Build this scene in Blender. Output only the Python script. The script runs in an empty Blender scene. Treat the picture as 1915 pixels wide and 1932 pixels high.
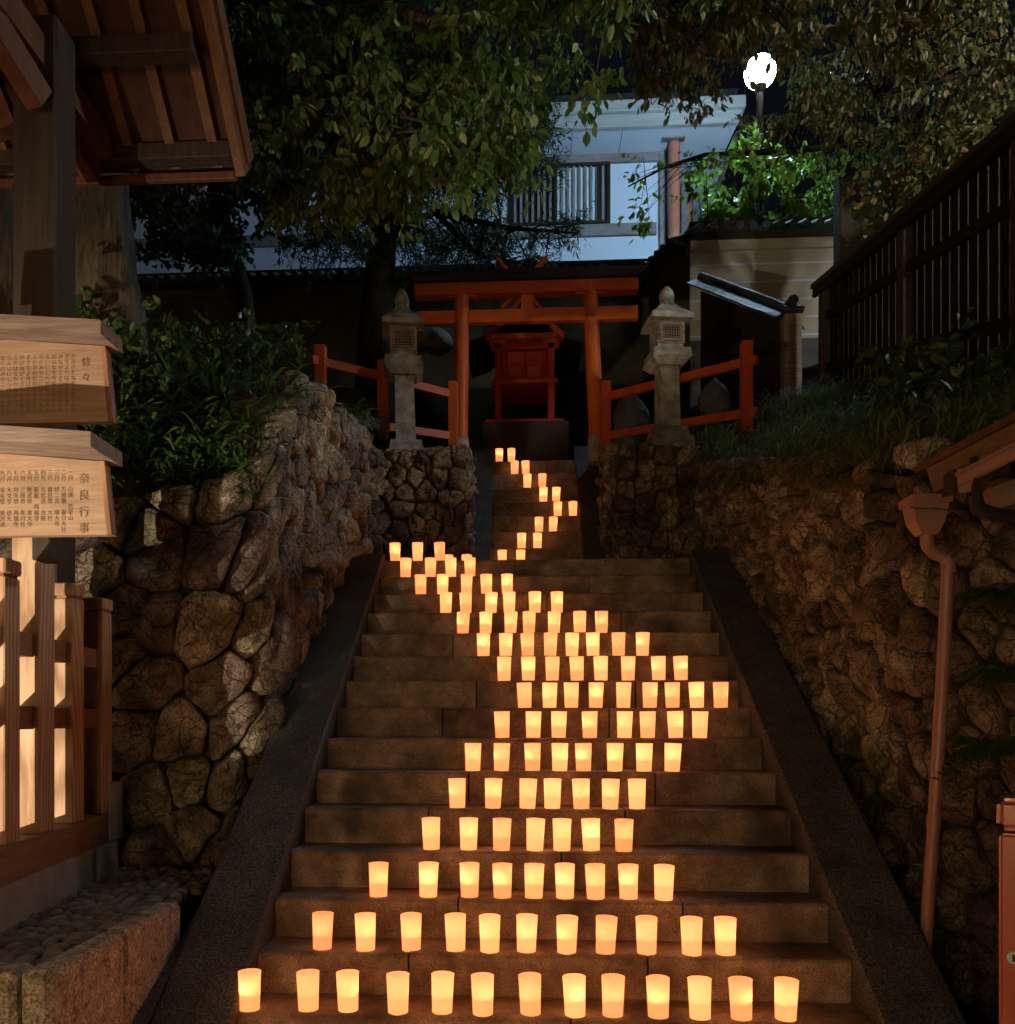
import bpy, bmesh, math, random
from mathutils import Vector, Matrix, noise
random.seed(7)
R = math.radians
S = bpy.context.scene
COL = S.collection

# ------------------------------------------------------------------ camera
F, PX, PY, W, H = 1650.0, 889.0, 1360.0, 1915.0, 1932.0
YAW = math.atan(95.0 / F)
EYE = Vector((0, 0, 1.587))
cam = bpy.data.cameras.new('camera')
camo = bpy.data.objects.new('camera', cam); COL.objects.link(camo)
camo.location = EYE; camo.rotation_euler = (R(90), 0, YAW)
cam.sensor_fit = 'HORIZONTAL'; cam.sensor_width = 36; cam.lens = 36 * F / W
cam.shift_x = (W / 2 - PX) / W; cam.shift_y = (PY - H / 2) / W
cam.clip_start = 0.05; cam.clip_end = 600
S.camera = camo

# ------------------------------------------------------------------ night sky
w = bpy.data.worlds.new('World'); S.world = w; w.use_nodes = True
nt = w.node_tree; nt.nodes.clear()
sky = nt.nodes.new('ShaderNodeTexSky'); sky.sky_type = 'NISHITA'; sky.sun_disc = False
sky.sun_elevation = R(-7); sky.sun_rotation = R(200)
bg1 = nt.nodes.new('ShaderNodeBackground'); bg1.inputs['Strength'].default_value = 0.05
bg2 = nt.nodes.new('ShaderNodeBackground'); bg2.inputs['Color'].default_value = (0.55, 0.62, 1.0, 1)
bg2.inputs['Strength'].default_value = 0.005
ad = nt.nodes.new('ShaderNodeAddShader'); wo = nt.nodes.new('ShaderNodeOutputWorld')
nt.links.new(sky.outputs['Color'], bg1.inputs['Color'])
nt.links.new(bg1.outputs[0], ad.inputs[0]); nt.links.new(bg2.outputs[0], ad.inputs[1])
nt.links.new(ad.outputs[0], wo.inputs['Surface'])
S.view_settings.view_transform = 'Standard'; S.view_settings.look = 'None'
S.view_settings.exposure = 0.0; S.view_settings.gamma = 1.0
S.view_settings.use_curve_mapping = False
S.cycles.use_denoising = True
S.cycles.max_bounces = 6; S.cycles.diffuse_bounces = 3; S.cycles.glossy_bounces = 2
S.cycles.transmission_bounces = 4; S.cycles.transparent_max_bounces = 4
S.cycles.sample_clamp_indirect = 3.0
S.cycles.use_light_tree = True
S.cycles.caustics_reflective = False; S.cycles.caustics_refractive = False

FW = Vector((-math.sin(YAW), math.cos(YAW), 0)); RT = Vector((math.cos(YAW), math.sin(YAW), 0))
def ray(px, py):
    return FW + RT * ((px - PX) / F) + Vector((0, 0, (PY - py) / F))
def onY(px, py, Y):
    d = ray(px, py); return EYE + d * (Y / d.y)
def onZ(px, py, z):
    d = ray(px, py); return EYE + d * ((z - EYE.z) / d.z)
def proj(p):
    v = Vector(p) - EYE; dp = v.dot(FW)
    return PX + F * v.dot(RT) / dp, PY - F * v.z / dp
def lerp(a, b, t): return a + (b - a) * t
def interp(x, xs, ys):
    if x <= xs[0]: return ys[0]
    for i in range(1, len(xs)):
        if x <= xs[i]:
            return lerp(ys[i-1], ys[i], (x - xs[i-1]) / (xs[i] - xs[i-1]))
    return ys[-1]

# ------------------------------------------------------------------ materials
MATS = {}
def newmat(name):
    m = bpy.data.materials.new(name); m.use_nodes = True; m.node_tree.nodes.clear()
    MATS[name] = m; return m, m.node_tree.nodes, m.node_tree.links
def ramp(n, stops):
    r = n.new('ShaderNodeValToRGB'); e = r.color_ramp.elements
    e[0].position, e[0].color = stops[0][0], (*stops[0][1], 1)
    e[1].position, e[1].color = stops[-1][0], (*stops[-1][1], 1)
    for p, c in stops[1:-1]:
        k = e.new(p); k.color = (*c, 1)
    return r
def surf_mat(name, stops, scale=6, detail=6, rough=0.8, bump=0.3, bscale=None, spec=0.3, stretch=(1, 1, 1),
             vary=0.0, dist=0.02, speck=None, moss=None, coords='Object', wave=None, metal=0.0, coat=0.0, crack=None):
    """noise colour + fine relief; vary = brightness change per object, moss = (colour, amount)"""
    m, n, l = newmat(name)
    out = n.new('ShaderNodeOutputMaterial'); b = n.new('ShaderNodeBsdfPrincipled')
    l.new(b.outputs[0], out.inputs[0])
    tc = n.new('ShaderNodeTexCoord'); mp = n.new('ShaderNodeMapping'); mp.inputs['Scale'].default_value = stretch
    geo = n.new('ShaderNodeNewGeometry')
    l.new(geo.outputs['Position'] if coords == 'World' else tc.outputs[coords], mp.inputs['Vector'])
    no = n.new('ShaderNodeTexNoise'); no.inputs['Scale'].default_value = scale; no.inputs['Detail'].default_value = detail
    no.inputs['Roughness'].default_value = 0.62
    l.new(mp.outputs[0], no.inputs['Vector'])
    fac = no.outputs['Fac']
    if wave:
        wv = n.new('ShaderNodeTexWave'); wv.wave_type = 'RINGS'; wv.inputs['Scale'].default_value = wave
        wv.inputs['Distortion'].default_value = 5; wv.inputs['Detail'].default_value = 3; wv.inputs['Detail Scale'].default_value = 1.5
        l.new(mp.outputs[0], wv.inputs['Vector'])
        mx = n.new('ShaderNodeMix'); mx.inputs[0].default_value = 0.4
        l.new(fac, mx.inputs[2]); l.new(wv.outputs['Fac'], mx.inputs[3]); fac = mx.outputs[0]
    r = ramp(n, stops); l.new(fac, r.inputs[0]); colr = r.outputs[0]
    if speck:
        sp = n.new('ShaderNodeTexNoise'); sp.inputs['Scale'].default_value = speck[0]; sp.inputs['Detail'].default_value = 2
        l.new(mp.outputs[0], sp.inputs['Vector'])
        rs = ramp(n, [(0.36, (speck[1],) * 3), (0.5, (1, 1, 1)), (0.68, (speck[2],) * 3)]); l.new(sp.outputs['Fac'], rs.inputs[0])
        mm = n.new('ShaderNodeMix'); mm.data_type = 'RGBA'; mm.blend_type = 'MULTIPLY'; mm.inputs[0].default_value = 1
        l.new(colr, mm.inputs[6]); l.new(rs.outputs[0], mm.inputs[7]); colr = mm.outputs[2]
    hcr = None
    if crack:
        dn_ = n.new('ShaderNodeTexNoise'); dn_.inputs['Scale'].default_value = crack * 0.8; dn_.inputs['Detail'].default_value = 5
        l.new(mp.outputs[0], dn_.inputs['Vector'])
        va = n.new('ShaderNodeVectorMath'); va.operation = 'MULTIPLY_ADD'; va.inputs[1].default_value = (0.28, 0.28, 0.28)
        l.new(dn_.outputs['Color'], va.inputs[0]); l.new(mp.outputs[0], va.inputs[2])
        vo = n.new('ShaderNodeTexVoronoi'); vo.feature = 'DISTANCE_TO_EDGE'; vo.inputs['Scale'].default_value = crack
        l.new(va.outputs[0], vo.inputs['Vector'])
        rc_ = ramp(n, [(0.0, (0.35, 0.32, 0.30)), (0.035, (0.85, 0.84, 0.83)), (0.12, (1, 1, 1))]); l.new(vo.outputs['Distance'], rc_.inputs[0])
        mm = n.new('ShaderNodeMix'); mm.data_type = 'RGBA'; mm.blend_type = 'MULTIPLY'; mm.inputs[0].default_value = 0.85
        l.new(colr, mm.inputs[6]); l.new(rc_.outputs[0], mm.inputs[7]); colr = mm.outputs[2]; hcr = rc_.outputs[0]
    if moss:
        ms = n.new('ShaderNodeTexNoise'); ms.inputs['Scale'].default_value = 2.3; ms.inputs['Detail'].default_value = 7
        l.new(geo.outputs['Position'], ms.inputs['Vector'])
        rm = ramp(n, [(moss[1], (0, 0, 0)), (moss[1] + 0.14, (1, 1, 1))]); l.new(ms.outputs['Fac'], rm.inputs[0])
        mm = n.new('ShaderNodeMix'); mm.data_type = 'RGBA'; l.new(rm.outputs[0], mm.inputs[0])
        l.new(colr, mm.inputs[6]); mm.inputs[7].default_value = (*moss[0], 1); colr = mm.outputs[2]
    if vary:
        oi = n.new('ShaderNodeObjectInfo'); mr = n.new('ShaderNodeMapRange')
        mr.inputs[3].default_value = 1 - vary; mr.inputs[4].default_value = 1 + vary
        l.new(oi.outputs['Random'], mr.inputs[0])
        hs = n.new('ShaderNodeHueSaturation'); l.new(mr.outputs[0], hs.inputs['Value']); l.new(colr, hs.inputs['Color'])
        mh = n.new('ShaderNodeMath'); mh.operation = 'MULTIPLY_ADD'; mh.inputs[1].default_value = 0.05 * vary * 2; mh.inputs[2].default_value = 0.5 - 0.05 * vary
        l.new(oi.outputs['Random'], mh.inputs[0]); l.new(mh.outputs[0], hs.inputs['Hue'])
        colr = hs.outputs[0]
    l.new(colr, b.inputs['Base Color'])
    b.inputs['Roughness'].default_value = rough; b.inputs['Specular IOR Level'].default_value = spec
    b.inputs['Metallic'].default_value = metal; b.inputs['Coat Weight'].default_value = coat
    if bump:
        nb = n.new('ShaderNodeTexNoise'); nb.inputs['Scale'].default_value = bscale or scale * 4; nb.inputs['Detail'].default_value = 8
        nb.inputs['Roughness'].default_value = 0.65
        l.new(mp.outputs[0], nb.inputs['Vector'])
        bu = n.new('ShaderNodeBump'); bu.inputs['Strength'].default_value = bump; bu.inputs['Distance'].default_value = dist
        hh_ = nb.outputs['Fac']
        if hcr:
            ma = n.new('ShaderNodeMath'); ma.operation = 'MULTIPLY_ADD'; ma.inputs[1].default_value = 0.35; l.new(hcr, ma.inputs[0]); l.new(hh_, ma.inputs[2]); hh_ = ma.outputs[0]
        l.new(hh_, bu.inputs['Height']); l.new(bu.outputs[0], b.inputs['Normal'])
    return m
def leaf_mat(name, stops, trans=0.35, rough=0.45):
    m, n, l = newmat(name)
    out = n.new('ShaderNodeOutputMaterial'); b = n.new('ShaderNodeBsdfPrincipled'); t = n.new('ShaderNodeBsdfTranslucent')
    mx = n.new('ShaderNodeMixShader'); mx.inputs[0].default_value = trans
    geo = n.new('ShaderNodeNewGeometry'); r = ramp(n, stops)
    l.new(geo.outputs['Random Per Island'], r.inputs[0])
    l.new(r.outputs[0], b.inputs['Base Color']); l.new(r.outputs[0], t.inputs['Color'])
    b.inputs['Roughness'].default_value = rough; b.inputs['Specular IOR Level'].default_value = 0.35
    l.new(b.outputs[0], mx.inputs[1]); l.new(t.outputs[0], mx.inputs[2]); l.new(mx.outputs[0], out.inputs[0])
    return m
def emit_mat(name, col, st, samp='AUTO'):
    m, n, l = newmat(name)
    out = n.new('ShaderNodeOutputMaterial'); e = n.new('ShaderNodeEmission')
    e.inputs[0].default_value = (*col, 1); e.inputs[1].default_value = st; m.cycles.emission_sampling = samp; l.new(e.outputs[0], out.inputs[0]); return m
def paper_mat():
    m, n, l = newmat('paper')
    out = n.new('ShaderNodeOutputMaterial')
    d = n.new('ShaderNodeBsdfDiffuse'); t = n.new('ShaderNodeBsdfTranslucent'); mx = n.new('ShaderNodeMixShader')
    oi = n.new('ShaderNodeObjectInfo'); tc = n.new('ShaderNodeTexCoord')
    no = n.new('ShaderNodeTexNoise'); no.inputs['Scale'].default_value = 14; no.inputs['Detail'].default_value = 3
    l.new(tc.outputs['Object'], no.inputs['Vector'])
    r = ramp(n, [(0.3, (0.74, 0.66, 0.56)), (0.7, (0.86, 0.80, 0.70))]); l.new(no.outputs['Fac'], r.inputs[0])
    l.new(r.outputs[0], d.inputs['Color']); l.new(r.outputs[0], t.inputs['Color'])
    mx.inputs[0].default_value = 0.62
    l.new(d.outputs[0], mx.inputs[1]); l.new(t.outputs[0], mx.inputs[2])
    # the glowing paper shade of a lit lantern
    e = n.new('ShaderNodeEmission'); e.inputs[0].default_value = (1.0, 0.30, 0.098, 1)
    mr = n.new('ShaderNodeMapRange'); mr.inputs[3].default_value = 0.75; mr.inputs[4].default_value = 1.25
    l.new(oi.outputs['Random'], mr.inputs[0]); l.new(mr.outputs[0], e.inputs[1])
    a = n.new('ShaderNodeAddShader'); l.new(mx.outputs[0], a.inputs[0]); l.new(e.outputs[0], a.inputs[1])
    l.new(a.outputs[0], out.inputs[0]); return m

M = {}
M['step'] = surf_mat('granite_step', [(0.28, (0.095, 0.068, 0.047)), (0.5, (0.245, 0.18, 0.13)), (0.72, (0.44, 0.345, 0.26))], 6, 10, 0.68, 0.9, 60, 0.4, vary=0.2, speck=(150, 0.62, 1.35), coords='World', dist=0.014, moss=((0.07, 0.05, 0.035), 0.53))
M['stringer'] = surf_mat('granite_stringer', [(0.3, (0.045, 0.045, 0.045)), (0.75, (0.11, 0.105, 0.10))], 4, 6, 0.75, 0.5, 90, 0.3, vary=0.1, speck=(110, 0.4, 2.0), coords='World', dist=0.01)
M['stone'] = surf_mat('wall_stone', [(0.30, (0.05, 0.037, 0.026)), (0.43, (0.18, 0.135, 0.092)), (0.56, (0.36, 0.285, 0.20)), (0.70, (0.55, 0.47, 0.36))], 4.5, 10, 0.62, 1.0, 11, 0.4, vary=0.42, moss=((0.045, 0.055, 0.018), 0.57), coords='World', dist=0.09, speck=(70, 0.6, 1.35), crack=6.5)
M['mortar'] = surf_mat('mortar', [(0.3, (0.04, 0.032, 0.024)), (0.7, (0.11, 0.09, 0.07))], 8, 5, 0.95, 0.8, 20, 0.1, coords='World')
M['soil'] = surf_mat('soil', [(0.3, (0.008, 0.008, 0.005)), (0.7, (0.028, 0.026, 0.016))], 5, 6, 0.95, 0.8, 14, 0.1, coords='World')
M['paving'] = surf_mat('paving', [(0.3, (0.035, 0.033, 0.03)), (0.7, (0.07, 0.065, 0.06))], 6, 6, 0.8, 0.4, 60, 0.3, coords='World')
M['cobble'] = surf_mat('cobble', [(0.3, (0.13, 0.12, 0.10)), (0.7, (0.30, 0.27, 0.23))], 14, 5, 0.7, 0.4, 60, 0.35, vary=0.4)
M['kerb'] = surf_mat('kerb_granite', [(0.30, (0.22, 0.175, 0.135)), (0.5, (0.50, 0.42, 0.33)), (0.70, (0.74, 0.66, 0.55))], 18, 8, 0.8, 1.0, 24, 0.35, vary=0.12, speck=(90, 0.5, 1.4), coords='World', dist=0.03)
M['concrete'] = surf_mat('concrete', [(0.3, (0.28, 0.25, 0.21)), (0.7, (0.42, 0.38, 0.32))], 9, 7, 0.85, 0.25, 60, 0.3, coords='World')
M['cedar'] = surf_mat('cedar', [(0.25, (0.16, 0.075, 0.04)), (0.55, (0.27, 0.135, 0.07)), (0.8, (0.36, 0.20, 0.11))], 5, 6, 0.6, 0.25, 30, 0.35, stretch=(7, 7, 0.6), vary=0.18, wave=1.2)
M['cedar_h'] = surf_mat('cedar_horizontal', [(0.25, (0.14, 0.06, 0.03)), (0.55, (0.23, 0.11, 0.055)), (0.8, (0.32, 0.17, 0.09))], 5, 6, 0.6, 0.25, 30, 0.35, stretch=(0.6, 7, 7), vary=0.18)
M['post'] = surf_mat('pale_post_wood', [(0.25, (0.30, 0.17, 0.095)), (0.5, (0.46, 0.29, 0.175)), (0.8, (0.60, 0.42, 0.28))], 3, 7, 0.6, 0.3, 24, 0.3, stretch=(6, 6, 0.7), vary=0.08, wave=2.0)
M['board'] = surf_mat('sign_board_wood', [(0.25, (0.20, 0.125, 0.078)), (0.5, (0.31, 0.20, 0.13)), (0.8, (0.42, 0.29, 0.195))], 4, 7, 0.6, 0.2, 24, 0.3, stretch=(0.7, 5, 9))
M['weathered'] = surf_mat('weathered_wood', [(0.25, (0.15, 0.10, 0.075)), (0.55, (0.28, 0.21, 0.16)), (0.8, (0.40, 0.32, 0.25))], 5, 7, 0.75, 0.4, 30, 0.25, stretch=(0.7, 6, 10), vary=0.1)
M['darkwood'] = surf_mat('dark_wood', [(0.3, (0.012, 0.008, 0.006)), (0.7, (0.035, 0.022, 0.017))], 5, 6, 0.7, 0.3, 30, 0.25, stretch=(6, 6, 0.6), vary=0.25)
M['capwood'] = surf_mat('fence_top_wood', [(0.3, (0.05, 0.032, 0.026)), (0.7, (0.11, 0.075, 0.06))], 5, 6, 0.7, 0.3, 30, 0.25, stretch=(6, 0.6, 6))
M['fencecap'] = surf_mat('fence_cap_wood', [(0.3, (0.025, 0.016, 0.013)), (0.7, (0.06, 0.038, 0.03))], 5, 6, 0.7, 0.3, 30, 0.25, stretch=(6, 0.6, 6))
M['cedar_y'] = surf_mat('cedar_along', [(0.25, (0.16, 0.075, 0.04)), (0.55, (0.27, 0.135, 0.07)), (0.8, (0.36, 0.20, 0.11))], 5, 6, 0.6, 0.25, 30, 0.35, stretch=(7, 0.6, 7), vary=0.1)
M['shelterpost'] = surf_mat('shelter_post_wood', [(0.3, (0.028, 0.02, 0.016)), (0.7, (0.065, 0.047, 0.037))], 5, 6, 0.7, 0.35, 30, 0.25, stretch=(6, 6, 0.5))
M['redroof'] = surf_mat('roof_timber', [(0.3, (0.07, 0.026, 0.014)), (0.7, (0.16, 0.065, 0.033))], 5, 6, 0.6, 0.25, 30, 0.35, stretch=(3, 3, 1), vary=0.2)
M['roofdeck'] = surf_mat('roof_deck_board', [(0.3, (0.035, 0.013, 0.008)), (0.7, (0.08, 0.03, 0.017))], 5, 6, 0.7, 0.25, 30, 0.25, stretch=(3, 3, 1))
M['vermilion'] = surf_mat('vermilion_paint', [(0.3, (0.40, 0.068, 0.010)), (0.7, (0.50, 0.095, 0.016))], 5, 5, 0.5, 0.15, 30, 0.35, vary=0.08, coords='World', moss=((0.16, 0.04, 0.012), 0.60))
M['shrinered'] = surf_mat('shrine_red', [(0.3, (0.28, 0.028, 0.008)), (0.7, (0.38, 0.042, 0.012))], 5, 5, 0.5, 0.12, 30, 0.35, coords='World')
M['black'] = surf_mat('black_lacquer', [(0.3, (0.008, 0.008, 0.009)), (0.7, (0.016, 0.016, 0.018))], 6, 4, 0.6, 0.2, 30, 0.3)
M['tile'] = surf_mat('roof_tile', [(0.3, (0.022, 0.024, 0.027)), (0.7, (0.055, 0.058, 0.062))], 8, 5, 0.55, 0.3, 30, 0.35, vary=0.25)
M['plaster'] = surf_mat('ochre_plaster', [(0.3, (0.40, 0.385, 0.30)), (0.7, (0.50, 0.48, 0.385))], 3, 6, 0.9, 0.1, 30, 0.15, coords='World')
M['shadeplaster'] = surf_mat('shaded_plaster', [(0.3, (0.06, 0.06, 0.04)), (0.7, (0.11, 0.105, 0.075))], 3, 7, 0.9, 0.15, 30, 0.15, coords='World')  # darker copy of the plaster, dimness of the side and back walls put into its colour
M['white'] = surf_mat('white_plaster', [(0.3, (0.52, 0.62, 0.76)), (0.7, (0.57, 0.67, 0.81))], 1.2, 5, 0.9, 0.05, 30, 0.15, coords='World')
M['grey'] = surf_mat('grey_timber', [(0.3, (0.17, 0.16, 0.165)), (0.7, (0.25, 0.235, 0.235))], 4, 5, 0.7, 0.15, 30, 0.3, coords='World')
M['fascia'] = surf_mat('grey_fascia', [(0.3, (0.28, 0.30, 0.31)), (0.7, (0.40, 0.42, 0.42))], 2, 6, 0.7, 0.15, 30, 0.3, stretch=(0.4, 1, 4), coords='World')
M['redcol'] = surf_mat('faded_red_column', [(0.3, (0.36, 0.13, 0.085)), (0.7, (0.45, 0.18, 0.12))], 4, 5, 0.6, 0.1, 30, 0.3)
M['lstone'] = surf_mat('lantern_stone', [(0.28, (0.13, 0.12, 0.10)), (0.5, (0.31, 0.295, 0.26)), (0.75, (0.52, 0.50, 0.45))], 8, 8, 0.85, 0.8, 30, 0.25, moss=((0.07, 0.075, 0.045), 0.56), coords='World', dist=0.02)
M['rock'] = surf_mat('garden_rock', [(0.3, (0.05, 0.055, 0.06)), (0.7, (0.14, 0.15, 0.155))], 4, 8, 0.8, 0.8, 14, 0.3, coords='World', dist=0.04)
M['bark'] = surf_mat('bark', [(0.25, (0.07, 0.05, 0.032)), (0.55, (0.20, 0.155, 0.105)), (0.8, (0.33, 0.27, 0.19))], 5, 9, 0.85, 1.0, 10, 0.2, stretch=(3.0, 3.0, 0.7), dist=0.06, coords='World')
M['darkbark'] = surf_mat('dark_bark', [(0.3, (0.012, 0.010, 0.008)), (0.7, (0.04, 0.032, 0.025))], 6, 8, 0.9, 0.8, 12, 0.1, stretch=(2, 2, 0.6), dist=0.04)
M['gutter'] = surf_mat('brown_gutter_plastic', [(0.3, (0.32, 0.165, 0.125)), (0.7, (0.38, 0.20, 0.155))], 3, 4, 0.35, 0.05, 40, 0.5)
M['gutterdark'] = surf_mat('dark_bracket', [(0.3, (0.03, 0.022, 0.022)), (0.7, (0.05, 0.035, 0.033))], 3, 4, 0.4, 0.05, 40, 0.5)
M['redbox'] = surf_mat('rust_red_enamel', [(0.3, (0.56, 0.13, 0.065)), (0.7, (0.62, 0.155, 0.08))], 3, 4, 0.22, 0.04, 40, 0.6, coat=0.6)
M['metal'] = surf_mat('grey_metal', [(0.3, (0.35, 0.35, 0.34)), (0.7, (0.5, 0.5, 0.48))], 8, 5, 0.4, 0.1, 40, 0.5, metal=0.9)
M['ink'] = surf_mat('ink', [(0.3, (0.06, 0.036, 0.022)), (0.7, (0.19, 0.12, 0.072))], 14, 4, 0.8, 0)
M['water'] = None
M['paper'] = paper_mat()
def water_mat():
    m, n, l = newmat('candle_water')
    out = n.new('ShaderNodeOutputMaterial'); d = n.new('ShaderNodeBsdfDiffuse'); t = n.new('ShaderNodeBsdfTranslucent'); mx = n.new('ShaderNodeMixShader')
    d.inputs[0].default_value = (0.55, 0.45, 0.35, 1); t.inputs[0].default_value = (0.62, 0.48, 0.34, 1); mx.inputs[0].default_value = 0.6
    l.new(d.outputs[0], mx.inputs[1]); l.new(t.outputs[0], mx.inputs[2]); l.new(mx.outputs[0], out.inputs[0]); return m
M['water'] = water_mat()
M['wax'] = surf_mat('wax', [(0.3, (0.7, 0.66, 0.58)), (0.7, (0.8, 0.76, 0.68))], 5, 3, 0.5, 0)
M['flame'] = emit_mat('flame', (1.0, 0.62, 0.2), 12, 'NONE')
M['globe'] = emit_mat('lamp_globe', (0.86, 0.93, 1.0), 40, 'NONE')
M['leafA'] = leaf_mat('leaf_olive', [(0.0, (0.055, 0.11, 0.026)), (0.7, (0.12, 0.215, 0.055)), (0.93, (0.19, 0.28, 0.08)), (1.0, (0.48, 0.52, 0.18))], 0.3)
M['leafB'] = leaf_mat('leaf_needle', [(0.0, (0.02, 0.04, 0.022)), (1.0, (0.06, 0.095, 0.05))], 0.25)
M['leafC'] = leaf_mat('leaf_brown_green', [(0.0, (0.08, 0.09, 0.03)), (0.6, (0.15, 0.165, 0.055)), (0.9, (0.20, 0.17, 0.065)), (1.0, (0.32, 0.15, 0.06))], 0.3)
M['leafD'] = leaf_mat('leaf_fresh_green', [(0.0, (0.11, 0.22, 0.025)), (1.0, (0.24, 0.38, 0.055))], 0.45, 0.4)
M['leafE'] = leaf_mat('leaf_bank', [(0.0, (0.03, 0.055, 0.014)), (0.85, (0.07, 0.12, 0.03)), (1.0, (0.14, 0.19, 0.045))], 0.3, 0.4)
M['sasa'] = leaf_mat('leaf_bamboo_grass', [(0.0, (0.05, 0.10, 0.015)), (1.0, (0.12, 0.20, 0.035))], 0.35, 0.35)
M['grass'] = leaf_mat('grass_blade', [(0.0, (0.08, 0.11, 0.025)), (0.9, (0.17, 0.21, 0.05)), (1.0, (0.32, 0.34, 0.12))], 0.4, 0.7)

# ------------------------------------------------------------------ mesh builder
class MB:
    def __init__(s): s.v = []; s.f = []
    def add(s, vs, fs):
        o = len(s.v); s.v += [Vector(v) for v in vs]; s.f += [tuple(i + o for i in f) for f in fs]; return s
    def hexa(s, p):   # 8 corners: bottom ring 0-3, top ring 4-7
        return s.add(p, [(3, 2, 1, 0), (4, 5, 6, 7), (0, 1, 5, 4), (1, 2, 6, 5), (2, 3, 7, 6), (3, 0, 4, 7)])
    def box(s, x0, x1, y0, y1, z0, z1, tx=0, ty=0):
        return s.hexa([(x0, y0, z0), (x1, y0, z0), (x1, y1, z0), (x0, y1, z0),
                       (x0 + tx, y0 + ty, z1), (x1 - tx, y0 + ty, z1), (x1 - tx, y1 - ty, z1), (x0 + tx, y1 - ty, z1)])
    def bbox(s, x0, x1, y0, y1, z0, z1, b=0.006):   # box with chamfered edges
        bm = bmesh.new(); bmesh.ops.create_cube(bm, size=1)
        for v in bm.verts:
            v.co = Vector(((x0 + x1) / 2 + v.co.x * (x1 - x0), (y0 + y1) / 2 + v.co.y * (y1 - y0), (z0 + z1) / 2 + v.co.z * (z1 - z0)))
        bmesh.ops.bevel(bm, geom=bm.edges[:], offset=b, segments=1, affect='EDGES')
        bm.verts.index_update(); s.add([v.co.copy() for v in bm.verts], [tuple(v.index for v in f.verts) for f in bm.faces]); bm.free(); return s
    def bar(s, a, b, wd, ht, up=(0, 0, 1)):  # rectangular bar between two points
        a, b = Vector(a), Vector(b); d = (b - a).normalized(); up = Vector(up)
        sd = d.cross(up).normalized() * wd / 2; u = sd.cross(d).normalized() * ht / 2
        return s.hexa([a - sd - u, a + sd - u, b + sd - u, b - sd - u, a - sd + u, a + sd + u, b + sd + u, b - sd + u])
    def tube(s, pts, rad, n=10, caps=True):
        pts = [Vector(p) for p in pts]
        if not hasattr(rad, '__len__'): rad = [rad] * len(pts)
        o = len(s.v); ref = Vector((0.31, 0.77, 0.2))
        for i, p in enumerate(pts):
            d = (pts[min(i + 1, len(pts) - 1)] - pts[max(i - 1, 0)]).normalized()
            a = d.cross(ref).normalized(); b = d.cross(a)
            for k in range(n):
                t = 2 * math.pi * k / n; s.v.append(p + (a * math.cos(t) + b * math.sin(t)) * rad[i])
        for i in range(len(pts) - 1):
            for k in range(n):
                s.f.append((o + i * n + k, o + i * n + (k + 1) % n, o + (i + 1) * n + (k + 1) % n, o + (i + 1) * n + k))
        if caps:
            s.f.append(tuple(o + k for k in range(n))[::-1]); s.f.append(tuple(o + (len(pts) - 1) * n + k for k in range(n)))
        return s
    def lathe(s, prof, c=(0, 0, 0), n=24, ph=0.0):
        o = len(s.v); c = Vector(c)
        for r, z in prof:
            for k in range(n):
                t = 2 * math.pi * k / n + ph; s.v.append(c + Vector((r * math.cos(t), r * math.sin(t), z)))
        for i in range(len(prof) - 1):
            for k in range(n):
                s.f.append((o + i * n + k, o + i * n + (k + 1) % n, o + (i + 1) * n + (k + 1) % n, o + (i + 1) * n + k))
        return s
    def lathecap(s, prof, c=(0, 0, 0), n=24, ph=0.0):
        o = len(s.v); s.lathe(prof, c, n, ph); m = len(prof) - 1
        s.f.append(tuple(o + k for k in range(n))[::-1]); s.f.append(tuple(o + m * n + k for k in range(n))); return s
    def prism(s, poly, axis, a, b):   # polygon in the other two axes, extruded along axis
        n = len(poly)
        def P(q, t):
            return (t, q[0], q[1]) if axis == 'x' else ((q[0], t, q[1]) if axis == 'y' else (q[0], q[1], t))
        return s.add([P(q, a) for q in poly] + [P(q, b) for q in poly],
                     [tuple(range(n))[::-1], tuple(range(n, 2 * n))] + [(i, (i + 1) % n, n + (i + 1) % n, n + i) for i in range(n)])

WL = {}
def props(o, label=None, cat=None, group=None, kind=None):
    if label: o['label'] = label
    if cat: o['category'] = cat
    if group: o['group'] = group
    if kind: o['kind'] = kind
    return o
def thing(name, label=None, cat=None, loc=(0, 0, 0), group=None, kind=None):
    o = bpy.data.objects.new(name, None); COL.objects.link(o); o.location = loc; o.empty_display_size = 0.1
    WL[o] = Vector(loc); return props(o, label, cat, group, kind)
def build(name, mb, mat, parent=None, smooth=False, angle=None, kind=None, label=None, cat=None, group=None, fix=True):
    vs = mb.v
    if parent is not None: org = WL[parent]
    else:
        lo = [min(v[i] for v in vs) for i in range(3)]; hi = [max(v[i] for v in vs) for i in range(3)]
        org = Vector(((lo[0] + hi[0]) / 2, (lo[1] + hi[1]) / 2, lo[2]))
    me = bpy.data.meshes.new(name); me.from_pydata([v - org for v in vs], [], mb.f)
    if fix:
        bm = bmesh.new(); bm.from_mesh(me); bmesh.ops.recalc_face_normals(bm, faces=bm.faces[:]); bm.to_mesh(me); bm.free()
    me.materials.append(M[mat] if isinstance(mat, str) else mat)
    if smooth:
        for p in me.polygons: p.use_smooth = True
        if angle:
            try: me.set_sharp_from_angle(angle=R(angle))
            except Exception: pass
    o = bpy.data.objects.new(name, me); COL.objects.link(o)
    if parent is not None: o.parent = parent
    else: o.location = org
    WL[o] = org
    return props(o, label, cat, group, kind)

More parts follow.
